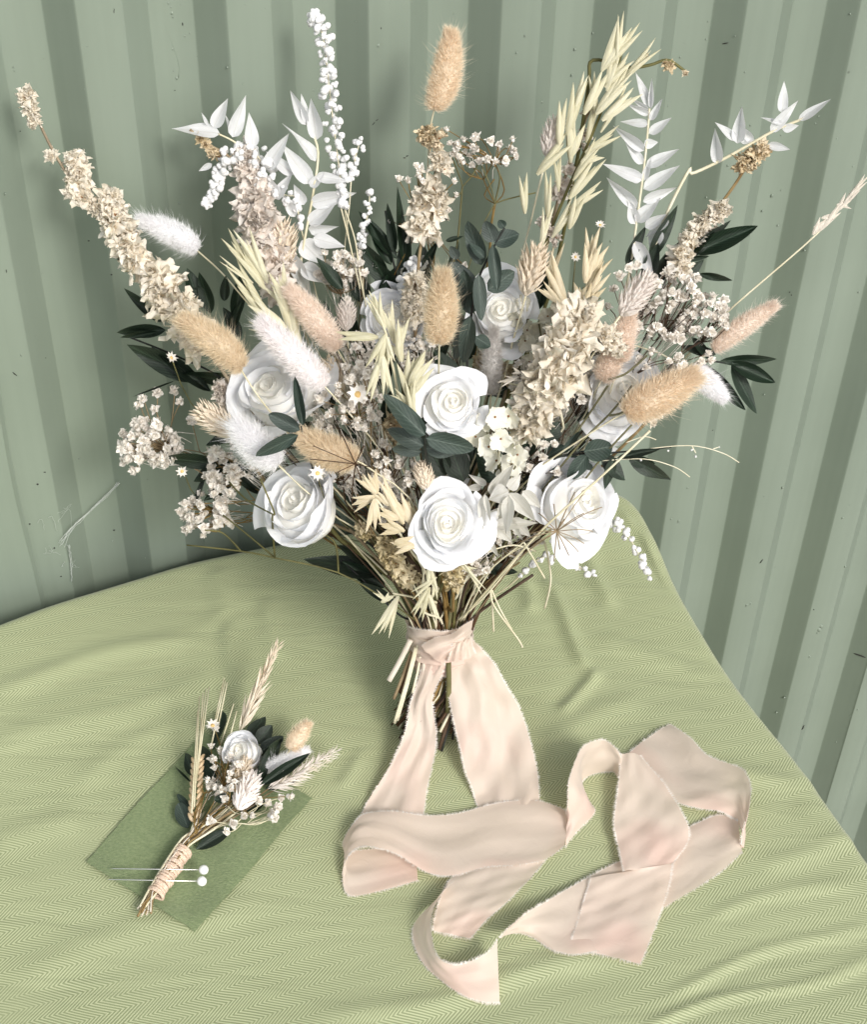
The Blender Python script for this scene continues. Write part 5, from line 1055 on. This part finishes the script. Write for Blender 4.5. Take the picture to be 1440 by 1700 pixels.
# narrow standing loop at the lower left of the pile
ribbon_strip([(826, 1560, 18, 830, 1664, 1.5), (807, 1583, 17, 805, 1664, 1.5), (775, 1598, 15, 772, 1654, 1.5), (748, 1601, 15, 745, 1638, 1.5), (726, 1586, 17, 712, 1610, 1.5), (716, 1550, 19, 690, 1575, 1.5), (718, 1515, 19, 686, 1545, 2), (732, 1485, 16, 700, 1520, 2), (752, 1462, 12, 730, 1495, 2)], seed=8, amp=.0004)
ribbon_strip([(790, 1432, 2.5, 906, 1427, 3), (750, 1458, 6, 880, 1458, 4), (731, 1492, 7, 848, 1492, 5), (722, 1525, 5, 810, 1525, 3.5), (719, 1545, 2.5, 780, 1558, 2)], ends=(0, 1), seed=9, amp=.0006)
ribbon_strip([(982, 1457, 7, 1117, 1433, 9), (970, 1495, 5, 1110, 1475, 6), (958, 1535, 4, 1090, 1535, 4.5), (946, 1571, 2.5, 1064, 1600, 3)], ends=(0, 1), seed=10, amp=.0005)
# ------------------------------------------------------------------ cloth swatch, pins
def swatch():
    A, B, C, D = [(142, 1430), (325, 1546), (517, 1325), (338, 1215)]
    n = 60; P = np.zeros((n, n, 3))
    for i in range(n):
        for j in range(n):
            u, v = i / (n - 1), j / (n - 1)
            x = (A[0] * (1 - u) + B[0] * u) * (1 - v) + (D[0] * (1 - u) + C[0] * u) * v; y = (A[1] * (1 - u) + B[1] * u) * (1 - v) + (D[1] * (1 - u) + C[1] * u) * v
            eb = math.sin(9 * v + 1) * 1.4 * ((u < .02) - (u > .98)) ; x += eb
            P[i, j] = tc_(x, y, .0016 + .0012 * math.sin(7 * u + 4 * v) ** 2 + .003 * max(0, u - .85) * 4 * v + .002 * max(0, .08 - v) * 12)
    g = G(); g.grid(P)
    for line, inn in ((P[:, 0], P[:, 1]), (P[:, -1], P[:, -2]), (P[0], P[1]), (P[-1], P[-2])):
        o = line - inn; o /= np.linalg.norm(o, axis=1)[:, None]; fringe(g, line, o, 260, .0013, 0)
    m = mat('moss_cotton', (.265, .325, .165), (.190, .250, .115), 420, .75, .15, .9, 700, sheen=.3, detail=8, stretch=(1, 1.8, 1))
    return build('fabric_swatch', g, m, None, label='moss green cotton swatch lying under the buttonhole on the tablecloth', cat='fabric')
swatch()
def pin(x0, y0, x1, y1, z, label):
    A = tc_(x0, y0, .006); B = tc_(x1, y1, z); g = G(); g.tube([A, A * .95 + B * .05, B], [.0001, .00042, .00042], 6)
    p = build('pin', g, M['pin'], None, origin=B, label=label, cat='pin', group='pearl headed pins'); g = G(); g.ball(B, .0034, nu=18, nv=12); build('pin_head', g, M['pearl'], p)
pin(181, 1442, 338, 1444, .0185, 'pearl headed pin lying across the twine, the upper of the two')
pin(176, 1460, 335, 1463, .0175, 'pearl headed pin lying across the twine, the lower of the two')
# ------------------------------------------------------------------ buttonhole
def bt(x, y, z=.012): return tc_(x, y, max(z, .004))
bo = link('buttonhole', None, None, Matrix.Translation(Vector(tc_(270, 1470, 0))), label='small dried flower buttonhole bound in twine lying on the green swatch', cat='boutonniere')
BK = bt(305, 1405, .011)
def bstem(P0, n=10):
    j = rng.normal(0, .0022, 3); k = BK + j; kb = bt(258, 1475, .009) + j * .8; f = bt(240 + rng.uniform(-10, 12), 1512 + rng.uniform(-10, 8), .007) + j * .6
    return catmull([P0, P0 * .45 + k * .55 + rng.normal(0, .001, 3), k, kb, f], n + 6)
for k in range(26):
    x = rng.uniform(325, 425); y = 1385 - (x - 320) * .45 + rng.uniform(-40, 0); g = G(); g.tube(bstem(bt(x, y, rng.uniform(.006, .016))), rng.uniform(.0005, .0009), 5); build('stem', g, M[['stempale', 'stem', 'oatwhite'][k % 3]], bo)
# twine coil
A = bt(306, 1410, .010); B = bt(256, 1487, .008); d = unit(B - A); x, y, z = frame(d, [0, 0, 1]); g = G()
n = 21 * 14; tt = np.linspace(0, 1, n); P = np.array([A + (B - A) * (t + .012 * math.sin(t * 50)) + (x * math.cos(2 * math.pi * 21 * t) + z * math.sin(2 * math.pi * 21 * t)) * (.0052 + .0005 * math.sin(t * 21) + .0003 * math.sin(t * 91)) for t in tt])
P[:, 2] = np.maximum(P[:, 2], TZ + .003); g.tube(P, .0012, 6); build('twine', g, M['twine'], bo)
cfr = bt(404, 1250, .03); rose(0, 0, 40, 0, (-.5, 1.1), 'small white rose of the buttonhole', 21, N=12, openness=.15, parent=bo, C0=cfr)
g = G(); g.tube(bstem(bt(402, 1275, .02)), .0012, 5); build('stem', g, M['stemgreen'], bo)
def BP(x, y, o=0.0): return bt(x, y, .016 + o)
gyp('cream gypsophila of the buttonhole', 378, 1290, 36, 42, 40, .008, 7, (325, 1385), [(356, 1210), (350, 1240), (366, 1248), (352, 1262), (480, 1322), (418, 1355)], 24, parent=bo, PF=BP, bind=False, thin=.0003)
gyp('white gypsophila tips low on the right of the buttonhole', 448, 1345, 14, 14, 8, .004, 8.5, (330, 1390), [(465, 1325), (450, 1352), (404, 1356), (385, 1368), (376, 1380), (348, 1364), (372, 1328), (428, 1330), (415, 1310)], 0, parent=bo, PF=BP, bind=False, thin=.00035, sm='stempale')
for (x, y, r_) in ((353, 1205, 14), ):
    p = bt(x, y, .03); z = unit(toc(p) + CU * .8); a, b, _ = frame([1, 0, 0], z); place('star_flower', DAI[1], bo, p, (a, b, z), r_ * mpx(p))
bunny(0, 0, 19, 0, 'furpeach', 'tan bunny tail of the buttonhole', parent=bo, P=(bt(512, 1200, .035), bt(482, 1245, .025)), stempts=[bt(440, 1300, .015), BK], n=1800)
bunny(0, 0, 17, 0, 'furwhite', 'white bunny tail of the buttonhole', parent=bo, P=(bt(512, 1244, .022), bt(430, 1280, .02)), stempts=[bt(400, 1320, .012), BK], n=1800)
# feathery reeds
def reed(tip, base, n, L, m, label, ang=.35, z0=.03, z1=.015):
    A, B = bt(*tip, z0), bt(*base, z1); d = unit(B - A); x, y, z = frame(d, [0, 0, 1]); g = G(); g.tube(bstem(B), .0005, 4); par = build('reed', g, M['stem'], bo, label=label); g = G(); LL = np.linalg.norm(B - A)
    for k in range(n):
        t = (k + .3) / n; a = rng.uniform(0, 6.28); on = x * math.cos(a) + z * math.sin(a); b = A + (B - A) * t; dr = unit(-d + on * ang * rng.uniform(.4, 1.5)); l = L * rng.uniform(.6, 1.2) * (.5 + t); w_ = l * .07
        b = b + on * .001; s_ = unit(np.cross(dr, on + 1e-3)); g.add([b, b + dr * l * .4 + s_ * w_, b + dr * l * .4 + on * w_, b + dr * l * .4 - s_ * w_, b + dr * l], [(0, 1, 2), (0, 2, 3), (1, 4, 2), (2, 4, 3)])
    g.tube([A, B], .0003, 4); build('seed_head', g, M[m], par, smooth=False)
reed((461, 1070), (398, 1215), 150, .014, 'phal', 'tan feathery reed rising from the buttonhole', .35, .05, .02)
reed((560, 1246), (445, 1310), 150, .010, 'phalw', 'pale pink feathery reed pointing right', .8, .02, .015)
reed((548, 1262), (455, 1312), 90, .009, 'oatwhite', 'pale reed tip under the pink one', .8, .014, .01)
# wheat ear with awns
A, B = bt(328, 1262, .02), bt(322, 1365, .014); g = G(); g.tube(bstem(B), .0008, 5); wh = build('wheat_ear', g, M['stempale'], bo, label='tan wheat ear with long pale awns on the left of the buttonhole')
d = B - A; ux, uy, uz = frame(-d, [0, 0, 1]); M['wheat'] = mat('wheat_grain', (.78, .61, .40), (.64, .46, .27), 3, .6, .1, .3, 10, .1)
gm = G(); gm.ball((0, .5, 0), .5, nu=8, nv=6, squash=(.34, 1, .3)); grain = gm.mesh('grain', M['wheat'])
for k in range(20):
    t = k / 20; s_ = (k % 2) * 2 - 1; b = A + d * (1 - t) + ux * s_ * .0007; dr = unit(uy + ux * s_ * .5); x_, y_, z_ = frame(dr, uz); place('grain', grain, wh, b, (x_, y_, z_), .0088)
g = G()
for (bx, by, tx, ty) in [(322, 1340, 331, 1155), (322, 1320, 342, 1143), (325, 1300, 347, 1140), (328, 1270, 337, 1150), (356, 1200, 372, 1125), (360, 1215, 377, 1133), (365, 1240, 388, 1168), (372, 1260, 393, 1180), (350, 1240, 374, 1130), (318, 1350, 328, 1180)]:
    g.tube([bt(bx, by, .02), bt((bx + tx) / 2, (by + ty) / 2, .034), bt(tx, ty, .045)], [.0007, .0006, .0004], 4)
build('awn', g, M['stempale'], wh, kind='stuff')
def bleaf(kind, b, t, w_, z0, z1, roll=0):
    P0, P1 = bt(*b, z0), bt(*t, z1); d = P1 - P0; x, y, z = frame(d, rot(toc(P0), d, roll)); place('leaf', LEAF[kind][rng.integers(5)], bo, P0, (x, y, z), (w_ * mpx(P0), np.linalg.norm(d), np.linalg.norm(d)))
for a in [('g', (322, 1290), (308, 1252), 20, .01, .012), ('g', (318, 1300), (288, 1270), 4, .008, .012), ('e', (312, 1375), (296, 1335), 26, .006, .008), ('e', (314, 1340), (294, 1320), 12, .007, .008), ('g', (430, 1305), (512, 1252), 20, .022, .025), ('g', (425, 1310), (450, 1240), 18, .024, .026), ('g', (420, 1300), (470, 1225), 30, .014, .018), ('e', (430, 1250), (470, 1222), 24, .012, .015), ('g', (425, 1235), (450, 1205), 26, .01, .012), ('g', (410, 1225), (440, 1190), 24, .006, .008),
          ('g', (355, 1328), (390, 1322), 16, .024, .024), ('g', (325, 1410), (385, 1375), 22, .006, .005), ('g', (395, 1345), (440, 1330), 26, .006, .006), ('g', (360, 1300), (330, 1240), 30, .006, .008), ('g', (370, 1180), (355, 1240), 20, .008, .008), ('g', (440, 1310), (500, 1290), 16, .006, .008)]: bleaf(*a)
A, B = bt(410, 1262, .032), bt(392, 1300, .022); scale_head(bo, A, B, 15 * mpx(A), 'phal', 170, .36, 'grass_tuft')
A, B = bt(395, 1345, .028), bt(420, 1290, .026); scale_head(bo, B, A, 17 * mpx(A), 'phalw', 170, .32, 'grass_tuft')
bpy.context.view_layer.update()
print('objects', len(bpy.data.objects), 'tris', sum(sum(len(p.vertices) - 2 for p in m.polygons) * m.users for m in bpy.data.meshes if len(m.polygons) < 30000))
